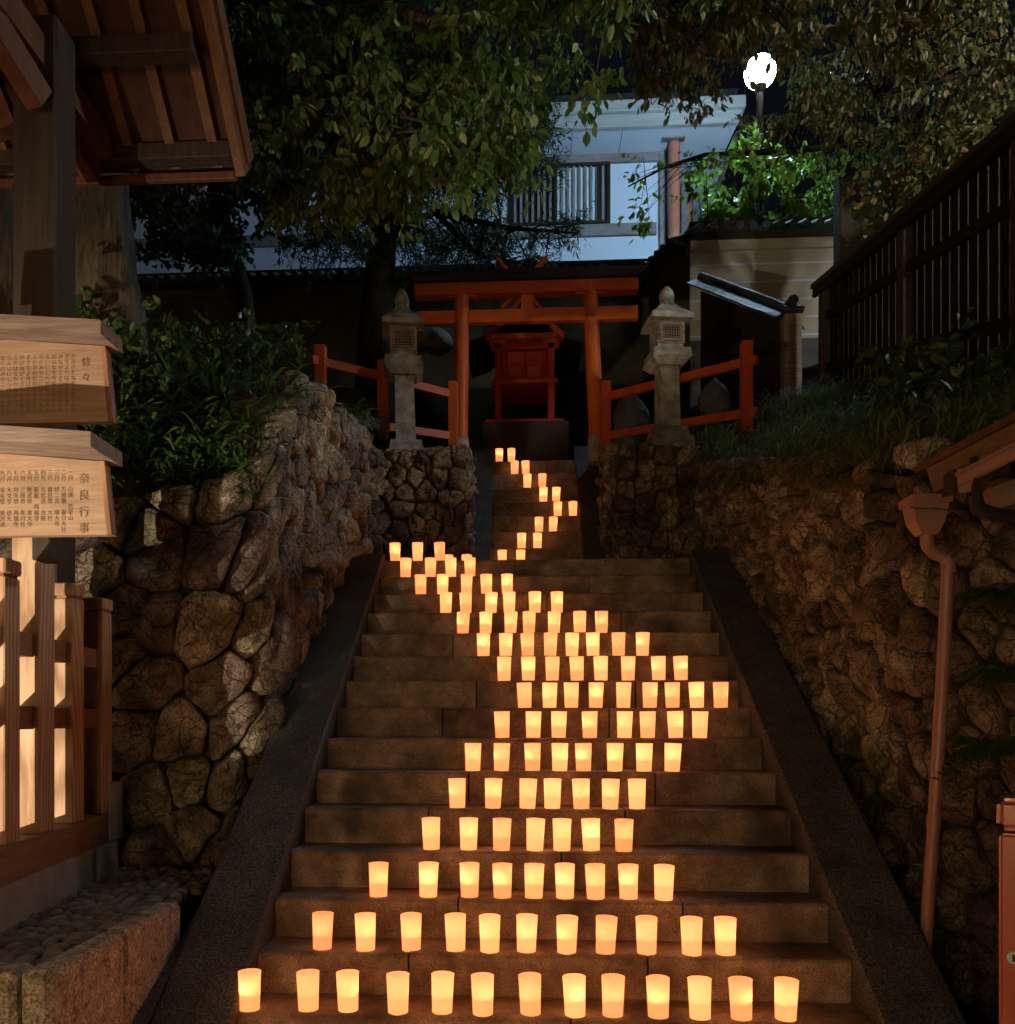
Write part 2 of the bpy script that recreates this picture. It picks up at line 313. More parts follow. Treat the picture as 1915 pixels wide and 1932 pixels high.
ORD = ['first', 'second', 'third', 'fourth', 'fifth', 'sixth', 'seventh', 'eighth', 'ninth', 'tenth', 'eleventh', 'twelfth', 'thirteenth', 'fourteenth', 'fifteenth']

# ================================================================== SETTING
SX0, SX1 = -1.18, 1.42           # inner faces of the stringers
NY = lambda n: 3.57 + 0.28 * (n - 1)
NZ = lambda n: 0.371 + 0.1856 * (n - 1)
TR, RI = 0.28, 0.1856

g = MB().add([(-150, -150, 0), (150, -150, 0), (150, 250, 0), (-150, 250, 0)], [(0, 1, 2, 3)])
build('ground', g, 'paving', kind='structure')

# ---- lower stairway: a core and separate granite step blocks
poly = [(NY(-1) + 0.2, -0.02)]
for n in range(0, 16):
    poly += [(NY(n) + 0.10, NZ(n) - RI - 0.02), (NY(n) + 0.10, NZ(n) - 0.10)]
poly += [(9.0, NZ(15) - 0.10), (9.0, -0.02)]
st = build('stairway', MB().prism(poly, 'x', SX0 - 0.02, SX1 + 0.02), 'mortar', kind='structure')
rs = random.Random(3)
def rough_block(x0, x1, y0, y1, z0, z1, sd=0.0, seg=0.07):
    """a hewn block whose front top edge wavers a little"""
    mb = MB(); n = max(2, int((x1 - x0) / seg)); ring = []
    for i in range(n + 1):
        x = lerp(x0, x1, i / n); e = 0.006
        jy = rs.uniform(-0.006, 0.006); jz = rs.uniform(-0.005, 0.003)
        ring.append([(x, y0 + jy, z0), (x, y0 + jy - 0.002, z1 - 0.014 + jz), (x, y0 + 0.006 + jy, z1 - 0.004 + jz), (x, y0 + 0.02, z1 + jz * 0.5), (x, y1, z1), (x, y1, z0)])
    vs = [p for r in ring for p in r]; k = 6; fs = []
    for i in range(n):
        for j in range(k):
            fs.append((i * k + j, i * k + (j + 1) % k, (i + 1) * k + (j + 1) % k, (i + 1) * k + j))
    fs += [tuple(range(k))[::-1], tuple(n * k + j for j in range(k))]
    return mb.add(vs, fs)
for n in range(0, 15):
    cuts = [SX0] + sorted({0: [-0.3, 0.75], 1: [0.2], 2: [-0.5, 0.55]}[n % 3]) + [SX1]
    for a, b in zip(cuts, cuts[1:]):
        a += rs.uniform(-0.0, 0.0)
        dz = rs.uniform(-0.003, 0.003)
        build('step_block', rough_block(a + 0.004, b - 0.004, NY(n), NY(n + 1) + 0.03, NZ(n) - RI - 0.01, NZ(n) + dz), 'step', st)
# landing slabs
for i, (a, b) in enumerate([(SX0 - 0.35, -0.1), (-0.1, 0.8), (0.8, SX1 + 0.35)]):
    for y0, y1 in ((NY(15), 8.2), (8.205, 9.0)):
        build('landing_slab', rough_block(a + 0.002, b - 0.002, y0, y1, NZ(15) - RI - 0.01, NZ(15) + rs.uniform(-0.002, 0.002)), 'step', st)
# sloping granite slabs on both sides
def slab(x0, x1, ya, yb, lift, thick=0.34):
    sl = RI / TR; zf = lambda y: NZ(1) + (y - NY(1)) * sl + lift
    mb = MB(); e = 0.012
    prof = lambda y: [(x0, y, zf(y) - thick), (x0, y, zf(y) - e), (x0 + e, y, zf(y)), (x1 - e, y, zf(y)), (x1, y, zf(y) - e), (x1, y, zf(y) - thick)]
    vs = prof(ya) + prof(yb); k = 6
    mb.add(vs, [(j, (j + 1) % k, k + (j + 1) % k, k + j) for j in range(k)] + [tuple(range(k))[::-1], tuple(range(k, 2 * k))]); return mb
for x0, x1 in ((SX0 - 0.33, SX0), (SX1, SX1 + 0.33)):
    for ya, yb in ((3.0, 4.25), (4.256, 5.9), (5.906, 7.5)):
        build('side_slab', slab(x0, x1, ya, yb, 0.055), 'stringer', st)

# ---- upper stairway
UX0, UX1 = -0.335, 0.64
UY = lambda k: 9.0 + 0.226 * (k - 1)
UZ = lambda k: 2.97 + 0.22 * k
poly = [(9.05, 2.9)]
for k in range(1, 9): poly += [(UY(k) + 0.06, UZ(k - 1) - 0.02), (UY(k) + 0.06, UZ(k) - 0.06)]
poly += [(11.2, UZ(8) - 0.06), (11.2, 2.9)]
us = build('upper_stairway', MB().prism(poly, 'x', UX0 - 0.02, UX1 + 0.02), 'mortar', kind='structure')
for k in range(1, 9):
    y1 = UY(k + 1) + 0.03 if k < 8 else 11.2
    build('step_block', rough_block(UX0 + 0.002, 0.1 + 0.1 * (k % 3), UY(k), y1, UZ(k - 1) - 0.01, UZ(k)), 'step', us)
    build('step_block', rough_block(0.104 + 0.1 * (k % 3), UX1 - 0.002, UY(k), y1, UZ(k - 1) - 0.01, UZ(k) + 0.002), 'step', us)
sl2 = 0.22 / 0.226
for x0, x1 in ((UX0 - 0.24, UX0), (UX1, UX1 + 0.26)):
    zf = lambda y: UZ(1) + (y - UY(1)) * sl2 + 0.05
    mb = MB(); ya, yb = 8.78, 10.75
    mb.hexa([(x0, ya, zf(ya) - 0.6), (x1, ya, zf(ya) - 0.6), (x1, yb, zf(yb) - 0.6), (x0, yb, zf(yb) - 0.6), (x0, ya, zf(ya)), (x1, ya, zf(ya)), (x1, yb, zf(yb)), (x0, yb, zf(yb))])
    build('side_slab', mb, 'stringer', us)

# ---- hillside
def h_left(x, y): return interp(y, [4.9, 5.1, 5.35, 5.95, 7.6, 10, 14, 30], [2.85, 2.95, 3.2, 3.82, 4.2, 5.0, 6.3, 9.5]) + 0.22 * max(0, -1.75 - x) + 0.06 * noise.noise((x * 1.7, y * 1.7, 0))
def h_right(x, y): return interp(y, [3.6, 4.2, 7.5, 10.5, 14, 30], [2.4, 2.75, 3.66, 5.0, 6.5, 9.5]) + 0.33 * max(0, x - 2.0) + 0.06 * noise.noise((x * 1.7, y * 1.7, 3))
def h_mid(x, y): return interp(y, [8.9, 9.3, 10.3, 12.2, 13.6, 30], [4.28, 4.42, 4.70, 4.72, 5.6, 9.0])
def sheet(name, xs, ys, fn, mat='soil'):
    mb = MB(); nx, ny = len(xs), len(ys)
    vs = [(fx(y) if callable(fx) else fx, y, 0) for y in ys for fx in xs]
    vs = [(x, y, fn(x, y)) for x, y, _ in vs]
    mb.add(vs, [(j * nx + i, j * nx + i + 1, (j + 1) * nx + i + 1, (j + 1) * nx + i) for j in range(ny - 1) for i in range(nx - 1)])
    return build(name, mb, mat, kind='structure', smooth=True)
frange = lambda a, b, n: [lerp(a, b, i / (n - 1)) for i in range(n)]
sheet('hillside', [-30, -15, -9, -7] + frange(-6, -1.62, 14), frange(5.02, 12, 22) + [14, 18, 24, 60], h_left)
sheet('hillside', frange(1.84, 6, 14) + [7, 9, 15, 30], frange(4.3, 12, 24) + [14, 18, 24, 60], h_right)
sheet('terrace', [-1.63, -1.2, -0.58], frange(8.95, 12.2, 10) + [13.6, 20, 60], h_mid)
sheet('terrace', [-0.58, 0, 0.9], frange(10.7, 12.2, 5) + [13.6, 20, 60], h_mid)
sheet('terrace', [0.9, 1.4, 1.85], frange(8.95, 12.2, 10) + [13.6, 20, 60], h_mid)

# ---- rubble stone walls
def clip(poly, nx, ny, c):
    out = []
    for i in range(len(poly)):
        a, b = poly[i], poly[(i + 1) % len(poly)]
        da, db = a[0] * nx + a[1] * ny - c, b[0] * nx + b[1] * ny - c
        if da <= 0: out.append(a)
        if (da < 0) != (db < 0) and da != db:
            t = da / (da - db); out.append((lerp(a[0], b[0], t), lerp(a[1], b[1], t)))
    return out
class Path:
    def __init__(s, pts, zb, zt, side):
        s.p = [Vector((x, y, 0)) for x, y in pts]; s.L = [0]
        for a, b in zip(s.p, s.p[1:]): s.L.append(s.L[-1] + (b - a).length)
        s.zb, s.zt, s.side = zb, zt, side; s.S = s.L[-1]
        s.Hm = sum(t - b for t, b in zip(zt, zb)) / len(zb)
    def nrm(s, i):
        d = (s.p[i + 1] - s.p[i]).normalized(); return Vector((d.y, -d.x, 0)) * s.side
    def at(s, u, v, d):
        u2 = min(max(u, 0), s.S); i = 0
        while i < len(s.p) - 2 and u2 > s.L[i + 1]: i += 1
        t = (u2 - s.L[i]) / (s.L[i + 1] - s.L[i]); q = s.p[i].lerp(s.p[i + 1], t)
        n = s.nrm(i); ln = s.L[i + 1] - s.L[i]; bl = 0.18
        if t * ln < bl and i > 0: n = s.nrm(i - 1).lerp(n, 0.5 + 0.5 * t * ln / bl).normalized()
        elif (1 - t) * ln < bl and i < len(s.p) - 2: n = s.nrm(i + 1).lerp(n, 0.5 + 0.5 * (1 - t) * ln / bl).normalized()
        zb, zt = interp(u2, s.L, s.zb), interp(u2, s.L, s.zt)
        return q + n * d + Vector((0, 0, lerp(zb, zt, v / s.Hm)))
    def from_px(s, px, py):
        best = None; d = ray(px, py)
        for i in range(len(s.p) - 1):
            a, b = s.p[i], s.p[i + 1]; e = b - a
            den = d.x * e.y - d.y * e.x
            if abs(den) < 1e-9: continue
            t = (a.x * e.y - a.y * e.x) / den
            q = d * t; k = (q - a).dot(e) / e.dot(e)
            if -0.02 <= k <= 1.02 and t > 0 and (best is None or t < best[0]):
                u = lerp(s.L[i], s.L[i + 1], k); z = EYE.z + d.z * t
                zb, zt = interp(u, s.L, s.zb), interp(u, s.L, s.zt); best = (t, u, (z - zb) / (zt - zb) * s.Hm)
        return None if best is None else best[1:]
def stone_wall(name, label, pts, zb, zt, side, size, seeds=(), sd=1, proud=0.10, loc=None):
    P = Path(pts, zb, zt, side); rnd = random.Random(sd)
    c = P.at(P.S / 2, 0, 0); T = thing(name, label, 'stone wall', c)
    seedpts = []
    for q in seeds:
        r = P.from_px(*q)
        if r and 0 < r[1] < P.Hm: seedpts.append(r)
    tries = 0
    while tries < 6000:
        tries += 1
        u, v = rnd.uniform(0, P.S), rnd.uniform(0, P.Hm); sz = size * rnd.choice((0.5, 0.85, 1.0, 1.15, 1.35))
        if all(math.hypot(u - a, (v - b) * 1.15) > sz for a, b in seedpts): seedpts.append((u, v))
    # backing
    mb = MB(); nn = 40; vs = []
    for i in range(nn + 1):
        u = P.S * i / nn; vs += [P.at(u, -0.05, -0.055), P.at(u, P.Hm + 0.0, -0.055), P.at(u, P.Hm + 0.02, -0.4), P.at(u, -0.05, -0.4)]
    mb.add(vs, [(4 * i + j, 4 * i + (j + 1) % 4, 4 * i + 4 + (j + 1) % 4, 4 * i + 4 + j) for i in range(nn) for j in range(4)])
    build('mortar_backing', mb, 'mortar', T)
    for a in seedpts:
        poly = [(0, 0), (P.S, 0), (P.S, P.Hm), (0, P.Hm)]
        for b in seedpts:
            if b is a: continue
            dx, dy = b[0] - a[0], b[1] - a[1]
            if dx * dx + dy * dy > 4 * size * size * 2.4: continue
            poly = clip(poly, dx, dy, (b[0] ** 2 + b[1] ** 2 - a[0] ** 2 - a[1] ** 2) / 2)
            if len(poly) < 3: break
        if len(poly) < 3: continue
        cx = sum(p[0] for p in poly) / len(poly); cy = sum(p[1] for p in poly) / len(poly)
        for _ in range(2):                      # take the corners off
            q = []
            for i in range(len(poly)):
                p0, p1 = poly[i], poly[(i + 1) % len(poly)]
                q += [(lerp(p0[0], p1[0], 0.13), lerp(p0[1], p1[1], 0.13)), (lerp(p0[0], p1[0], 0.87), lerp(p0[1], p1[1], 0.87))]
            poly = q
        # resample
        per = [0]
        for i in range(len(poly)): per.append(per[-1] + math.dist(poly[i], poly[(i + 1) % len(poly)]))
        N = 26; out = []
        for k in range(N):
            t = per[-1] * k / N; i = 0
            while per[i + 1] < t: i += 1
            f = (t - per[i]) / max(1e-9, per[i + 1] - per[i]); p0, p1 = poly[i], poly[(i + 1) % len(poly)]
            out.append((lerp(p0[0], p1[0], f), lerp(p0[1], p1[1], f)))
        rad = sum(math.dist((cx, cy), p) for p in out) / N
        if rad < 0.025: continue
        gap = 0.006; pr = proud * 0.72 * min(1.25, 0.35 + rad / 0.22) * rnd.uniform(0.55, 1.25)
        tx, ty = rnd.uniform(-0.55, 0.55), rnd.uniform(-0.5, 0.5); off = rnd.uniform(0, 50)
        mb = MB(); rings = [(1.0, -0.06), (1.0, 0.28), (0.965, 0.66), (0.88, 0.9), (0.70, 1.0), (0.45, 1.0), (0.2, 1.0)]
        for sc, dp in rings:
            for (x, y) in out:
                ex, ey = x - cx, y - cy; ll = math.hypot(ex, ey) or 1e-6; k2 = max(0.2, (ll - gap) / ll) * sc
                nx_, ny_ = (cx + ex * k2), (cy + ey * k2); nz = noise.noise((nx_ * 5 + off, ny_ * 5, sd)) + 0.7 * (0.5 - abs(noise.noise((nx_ * 9 + off, ny_ * 9, sd + 3)))) + 0.45 * noise.noise((nx_ * 19 + off, ny_ * 19, sd)) + 0.25 * noise.noise((nx_ * 40 + off, ny_ * 40, sd))
                jig = 1 + 0.16 * noise.noise((ex * 14 + off, ey * 14, 2))
                d = dp if dp < 0 else dp * pr + dp * 0.030 * nz + dp * 0.5 * (tx * ex + ty * ey)
                mb.v.append(P.at(cx + ex * k2 * jig, cy + ey * k2 * jig, d))
        mb.v.append(P.at(cx, cy, pr + 0.03 * noise.noise((cx * 6 + off, cy * 6, sd))))
        for r_ in range(len(rings) - 1):
            for k in range(N):
                mb.f.append((r_ * N + k, r_ * N + (k + 1) % N, (r_ + 1) * N + (k + 1) % N, (r_ + 1) * N + k))
        last = (len(rings) - 1) * N
        for k in range(N): mb.f.append((last + k, last + (k + 1) % N, len(mb.v) - 1))
        build('stone', mb, 'stone', T, smooth=True)
    return P
LS = [(405, 1050), (300, 1060), (185, 1075), (245, 1165), (235, 1235), (390, 1183), (290, 1180), (420, 1300), (275, 1290), (350, 1390), (290, 1500),
      (425, 1470), (250, 1390), (330, 930), (420, 930), (230, 985), (285, 1005), (160, 1000), (300, 1620), (420, 1600), (480, 1400),
      (520, 1060), (540, 1180), (530, 1290), (570, 970), (505, 960), (600, 1080), (610, 960), (560, 880), (640, 880), (600, 800), (650, 1000)]
PL = stone_wall('rubble_retaining_wall', 'rubble stone retaining wall of big brown boulders beside the notice board fence',
           [(-3.9, 4.9), (-2.6, 4.98), (-1.78, 5.05), (-1.60, 5.3), (-1.58, 5.95), (-1.56, 6.4), (-1.54, 7.5), (-1.5, 8.95)], [0.4, 0.5, 0.6, 0.85, 1.4, 1.7, 2.4, 2.9],
           [2.75, 2.85, 3.0, 3.25, 3.9, 4.1, 4.25, 4.35], 1, 0.42, LS, 5, 0.12)
RS = [(1430, 930), (1420, 1000), (1480, 1000), (1540, 900), (1610, 900), (1560, 1000), (1600, 1000), (1680, 960), (1680, 1010), (1560, 1110), (1610, 1130), (1650, 1180),
      (1740, 1100), (1660, 1250), (1500, 1110), (1470, 1180), (1800, 1230), (1600, 1300), (1560, 1240), (1640, 1340), (1700, 1400), (1780, 1350), (1700, 1480), (1680, 1560), (1810, 1500), (1830, 1620)]
PR = stone_wall('rubble_retaining_wall', 'rubble stone retaining wall with mossy boulders behind the brown downpipe',
           [(1.78, 8.95), (1.80, 7.3), (1.90, 5.6), (2.06, 4.55), (2.45, 4.2), (3.6, 4.05)], [2.9, 2.3, 1.2, 0.3, 0.0, 0.0],
           [4.2, 3.75, 3.25, 2.95, 2.85, 2.75], 1, 0.29, RS, 9, 0.12)
stone_wall('rubble_terrace_wall', 'low rubble stone wall under the stone lantern by the tree trunk',
           [(-1.5, 8.92), (-0.60, 8.88), (-0.58, 9.6)], [2.9, 2.9, 3.4], [4.35, 4.40, 4.45], 1, 0.30, [(830, 870), (760, 960), (850, 940)], 4, 0.11)
stone_wall('rubble_terrace_wall', 'low rubble stone wall under the stone lantern by the black board fence',
           [(0.90, 9.6), (0.92, 8.88), (1.80, 8.92)], [3.4, 2.9, 2.9], [4.45, 4.40, 4.35], 1, 0.30, [(1220, 890), (1300, 900), (1170, 950)], 6, 0.11)
# loose rocks crowning the walls
def boulder(name, c, r, mat, sd, **kw):
    bm = bmesh.new(); bmesh.ops.create_icosphere(bm, subdivisions=3, radius=1)
    mb = MB(); vs = []; rf_ = random.Random(sd); FAC = [Vector((rf_.uniform(-1, 1), rf_.uniform(-1, 1), rf_.uniform(-1, 1))).normalized() for _ in range(9)]
    for v in bm.verts:
        p = v.co; k = 1 + 0.28 * noise.noise(p * 1.3 + Vector((sd * 3.1, 0, 0))) + 0.12 * noise.noise(p * 3.5 + Vector((sd, 5, 0)))
        # flatten into facets
        k += 0.10 * abs(noise.noise(p * 2.2 + Vector((0, sd, 9)))) - 0.05
        for fn in FAC: k = min(k, 0.70 / max(0.05, p.dot(fn)))
        q = Vector((p.x * r[0], p.y * r[1], p.z * r[2])) * k
        vs.append(Vector(c) + q)
    bm.verts.index_update(); mb.add(vs, [tuple(v.index for v in f.verts) for f in bm.faces]); bm.free()
    return build(name, mb, mat, smooth=True, **kw)
rk = [((560, 722), 6.2, 0.125, 'pointed brown rock crowning the rubble wall below the grass bank'), ((505, 752), 6.0, 0.115, 'mossy round rock beside the pointed brown rock on the wall'),
      ((602, 735), 6.5, 0.085, 'small reddish rock on the wall crest beside the orange fence post')]
for i, ((px, py), Y, r, lb) in enumerate(rk):
    c = onY(px, py, Y); c.z -= 0.05
    boulder('crest_rock', c, (r, r, r * 1.15), 'stone', 11 + i, label=lb, cat='rock', group='rocks crowning the walls')
c = onY(1735, 858, 4.45); boulder('crest_rock', c, (0.14, 0.12, 0.10), 'kerb', 31, label='pale rough rock on the wall top near the roof gutter', cat='rock', group='rocks crowning the walls')
c = onY(1640, 895, 4.9); boulder('crest_rock', c, (0.10, 0.1, 0.10), 'stone', 34, label='brown knobbly rock under the grass beside the pale rough rock', cat='rock', group='rocks crowning the walls')

# ---- cobbled terrace in front of the fence
TZ = 0.75
tr = build('cobbled_terrace', MB().prism([(-3.6, 2.9), (-1.66, 2.9), (-1.62, 4.0), (-1.60, 4.95), (-3.6, 4.9)], 'z', 0.0, TZ - 0.022), 'mortar', kind='structure')
cob = []
for k in range(5):
    bm = bmesh.new(); bmesh.ops.create_icosphere(bm, subdivisions=2, radius=1)
    rr = random.Random(k)
    for v in bm.verts: v.co *= 1 + 0.18 * noise.noise(v.co * 1.4 + Vector((k * 4, 0, 0)))
    me = bpy.data.meshes.new('cobble'); bm.to_mesh(me); bm.free(); me.materials.append(M['cobble'])
    for p in me.polygons: p.use_smooth = True
    cob.append(me)
LX0 = lambda Y: -2.05 - 0.139 * (Y - 3.382)
rc = random.Random(12); cnt = 0
yy = 2.95
while yy < 4.98:
    xx = LX0(yy) + 0.0
    while xx < -1.67 + 0.05 * (yy - 3):
        if cnt < 300:
            o = bpy.data.objects.new('cobble', rc.choice(cob)); COL.objects.link(o); o.parent = tr
            o.location = Vector((xx + rc.uniform(-.012, .012), yy + rc.uniform(-.012, .012), TZ - 0.012 + rc.uniform(-.006, .006))) - WL[tr]
            o.scale = (rc.uniform(0.028, 0.042), rc.uniform(0.022, 0.034), rc.uniform(0.018, 0.028)); o.rotation_euler = (0, 0, R(35) + rc.uniform(-.5, .5)); cnt += 1
        xx += 0.062
    yy += 0.054
for (x0, x1, y0, y1) in ((-1.66, -1.555, 2.80, 3.36), (-1.665, -1.56, 3.365, 3.94), (-2.30, -1.665, 2.78, 2.92), (-2.95, -2.305, 2.78, 2.92)):
    mb = MB().bbox(x0, x1, y0, y1, 0.02, TZ + 0.005, 0.02)
    mb.v = [v + Vector((0.012 * noise.noise(v * 9), 0.012 * noise.noise(v * 9 + Vector((5, 0, 0))), 0.01 * noise.noise(v * 7))) for v in mb.v]
    build('granite_block', mb, 'kerb', tr)
dn = MB(); sl = RI / TR
dn.hexa([(-1.556, 2.9, -0.02), (-1.512, 2.9, -0.02), (-1.512, 5.0, 0.6), (-1.556, 5.0, 0.6), (-1.556, 2.9, 0.16), (-1.512, 2.9, 0.16), (-1.512, 5.0, 1.05), (-1.556, 5.0, 1.05)])
build('drain_channel', dn, 'stringer', kind='structure')

# ================================================================== CANDLE CUPS
rows = [
 (1, [471, 582, 657, 751, 834, 911, 1001, 1085, 1156, 1242, 1321, 1399, 1482]),
 (2, [608, 690, 776, 860, 924, 993, 1069, 1142, 1220, 1305, 1369]),
 (3, [714, 808, 886, 948, 1007, 1066, 1124, 1186, 1252]),
 (4, [814, 884, 946, 1009, 1060, 1116, 1177]),
 (5, [863, 930, 995, 1042, 1097, 1151, 1202]),
 (6, [892, 946, 1005, 1056, 1101, 1160, 1215, 1268]),
 (7, [948, 1006, 1054, 1113, 1178, 1222, 1275, 1320]),
 (8, [990, 1037, 1078, 1124, 1176, 1226, 1269, 1315, 1360]),
 (9, [951, 997, 1042, 1089, 1134, 1185, 1243, 1285]),
 (10, [912, 954, 996, 1038, 1079, 1119, 1167, 1212]),
 (11, [873, 916, 963, 998, 1045, 1094, 1135]),
 (12, [841, 879, 926, 961, 1009, 1051]),
 (13, [794, 835, 880, 918, 957]),
 (14, [765, 812, 851, 887])]
urows = [(1, [948, 982]), (2, [984, 1014]), (3, [1017, 1043]), (4, [1052, 1081]), (5, [1025, 1049]), (6, [995, 1023]), (7, [971, 992]), (8, [942, 965])]
CH, CR0, CR1, WH = 0.158, 0.0415, 0.0475, 0.066
def wallr(z): return lerp(CR0, CR1, z / CH)
def mesh_of(mb, mat, smooth=True):
    me = bpy.data.meshes.new('m'); me.from_pydata(mb.v, [], mb.f); me.materials.append(M[mat])
    for p in me.polygons: p.use_smooth = smooth
    return me
cupm = mesh_of(MB().lathe([(CR0 - 0.0015, 0.004), (CR0, 0.0)] + [(wallr(z), z) for z in (0.02, 0.05, 0.08, 0.11, 0.14, CH - 0.002)] + [(CR1 + 0.0008, CH), (CR1 - 0.0008, CH + 0.0004)], n=32), 'paper')
cupm.name = 'cup'
wv = MB().lathe([(wallr(WH) - 0.002, WH)], n=20); wv.f = [tuple(range(20))]; waterm = mesh_of(wv, 'water', False); waterm.name = 'water'
waxm = mesh_of(MB().lathecap([(0.016, WH - 0.004), (0.017, WH + 0.010), (0.013, WH + 0.012)], n=12), 'wax'); waxm.name = 'candle'
flm = mesh_of(MB().lathe([(0.0008, WH + 0.014), (0.0035, WH + 0.021), (0.0028, WH + 0.028), (0.0003, WH + 0.038)], n=8), 'flame'); flm.name = 'flame'
rcup = random.Random(21)
CG = 'candle cups on the stone steps'
def cup(x, y, z, label):
    T = thing('candle_cup', label, 'candle cup', (x, y, z), CG); T.rotation_euler = (rcup.uniform(-.03, .03), rcup.uniform(-.035, .035), rcup.uniform(0, 6.28))
    a = rcup.uniform(0, 6.28); rr = rcup.choice([0.004, 0.012, 0.02, 0.023]); dx, dy = rr * math.cos(a), rr * math.sin(a)
    for nm, me, off in (('cup', cupm, 0), ('water', waterm, 0), ('candle', waxm, 1), ('flame', flm, 1)):
        o = bpy.data.objects.new(nm, me); COL.objects.link(o); o.parent = T
        if off: o.location = (dx, dy, 0)
    L = bpy.data.lights.new('flame_light', 'POINT'); L.energy = 0.25 * rcup.uniform(0.5, 1.4); L.color = (1.0, 0.36, 0.11); L.shadow_soft_size = 0.006
    lo = bpy.data.objects.new('flame_light', L); COL.objects.link(lo); lo.parent = T; lo.location = (dx, dy, WH + 0.03)
def nth(i): return ORD[i] if i < len(ORD) else str(i + 1)
for n, xs in rows:
    for i, px in enumerate(xs):
        Y = NY(n) + 0.062 + rcup.uniform(-0.008, 0.012); p = onY(px, 1400, Y)
        cup(p.x, Y, NZ(n) + 0.001, 'lit candle cup on the %s lower-flight step, %s from the notice board end' % (nth(n - 1), nth(i)))
for i in range(13):       # the rows go on below, on the lowest step and the pavement
    cup(-1.08 + 0.2 * i + rcup.uniform(-.03, .03), NY(0) + 0.06, NZ(0) + 0.001, 'lit candle cup on the lowest step, %s from the notice board end' % nth(i))
    cup(-1.36 + 0.22 * i + rcup.uniform(-.03, .03), 2.86 + rcup.uniform(-.02, .02), 0.001, 'lit candle cup on the pavement at the stair foot, %s from the notice board end' % nth(i))
for i, px in enumerate([746, 788, 830]):
    Y = NY(15) + 0.06; p = onY(px, 1050, Y); cup(p.x, Y, NZ(15) + 0.001, 'lit candle cup on the landing edge, %s from the rubble wall' % nth(i))
for i, px in enumerate([845, 880]):
    Y = 8.12; p = onY(px, 1050, Y); cup(p.x, Y, NZ(15) + 0.001, 'lit candle cup at the back of the landing, %s from the rubble wall' % nth(i))
for k, xs in urows:
    for i, px in enumerate(xs):
        Y = UY(k) + 0.06; p = onY(px, 950, Y); cup(p.x, Y, UZ(k) + 0.003, 'lit candle cup on the %s upper-flight step, %s from the tree trunk side' % (nth(k - 1), nth(i)))

# ================================================================== TORII
TY = 10.3
bl, br = onY(868, 850, TY), onY(1127, 850, TY); tl, tR = onY(872, 545, TY), onY(1113, 545, TY)
TZ0 = 4.68
T = thing('torii_gate', 'orange torii gate with black cap beam at the top of the steps', 'torii', ((bl.x + br.x) / 2, TY, TZ0))
for a, b in ((bl, tl), (br, tR)):
    a2 = Vector((a.x, TY, TZ0 + 0.02)); b2 = Vector((b.x, TY, b.z + 0.06)); d = b2 - a2
    q = a2 + d * 0.10
    build('column', MB().tube([q, a2 + d * 0.5, b2], [0.090, 0.088, 0.083], 24), 'vermilion', T, smooth=True, angle=40)
    build('stone_footing', MB().tube([a2 - Vector((0, 0, 0.1)), a2 + d * 0.04, a2 + d * 0.105], [0.115, 0.11, 0.10], 20), 'lstone', T, smooth=True, angle=40)
    zc = onY(0, 598, TY).z
    p = a2.lerp(b2, (zc + 0.075 - a2.z) / d.z)
    for s in (-1, 1):
        build('wedge', MB().bbox(p.x + s * 0.12 - 0.06, p.x + s * 0.12 + 0.06, TY - 0.045, TY + 0.045, p.z - 0.01, p.z + 0.035, 0.004), 'vermilion', T)
kl, kr = onY(783, 547, TY), onY(1203, 546, TY); z1, z0 = onY(990, 535, TY).z, onY(990, 557, TY).z
build('upper_beam', MB().bbox(kl.x, kr.x, TY - 0.08, TY + 0.08, z0, z1, 0.006), 'vermilion', T)
nl, nr = onY(786, 598, TY), onY(1203, 594, TY); z1n, z0n = onY(990, 585, TY).z, onY(990, 609, TY).z
build('tie_beam', MB().bbox(nl.x, nr.x, TY - 0.045, TY + 0.045, z0n, z1n, 0.005), 'vermilion', T)
cx = (nl.x + nr.x) / 2 + 0.01
build('centre_strut', MB().bbox(cx - 0.075, cx + 0.075, TY - 0.03, TY + 0.03, z1n - 0.01, z0 + 0.01, 0.005), 'vermilion', T)
zt = onY(990, 517, TY).z; xl, xr = onY(768, 520, TY).x, onY(1224, 520, TY).x
mb = MB().hexa([(kl.x + 0.02, TY - 0.13, z1 + 0.002), (kr.x - 0.02, TY - 0.13, z1 + 0.002), (kr.x - 0.02, TY + 0.13, z1 + 0.002), (kl.x + 0.02, TY + 0.13, z1 + 0.002),
                (xl, TY - 0.17, zt - 0.02), (xr, TY - 0.17, zt - 0.02), (xr, TY + 0.17, zt - 0.02), (xl, TY + 0.17, zt - 0.02)])
mb.prism([(TY - 0.17, zt - 0.018), (TY, zt + 0.03), (TY + 0.17, zt - 0.018)], 'x', xl, xr)
build('cap_beam', mb, 'black', T)

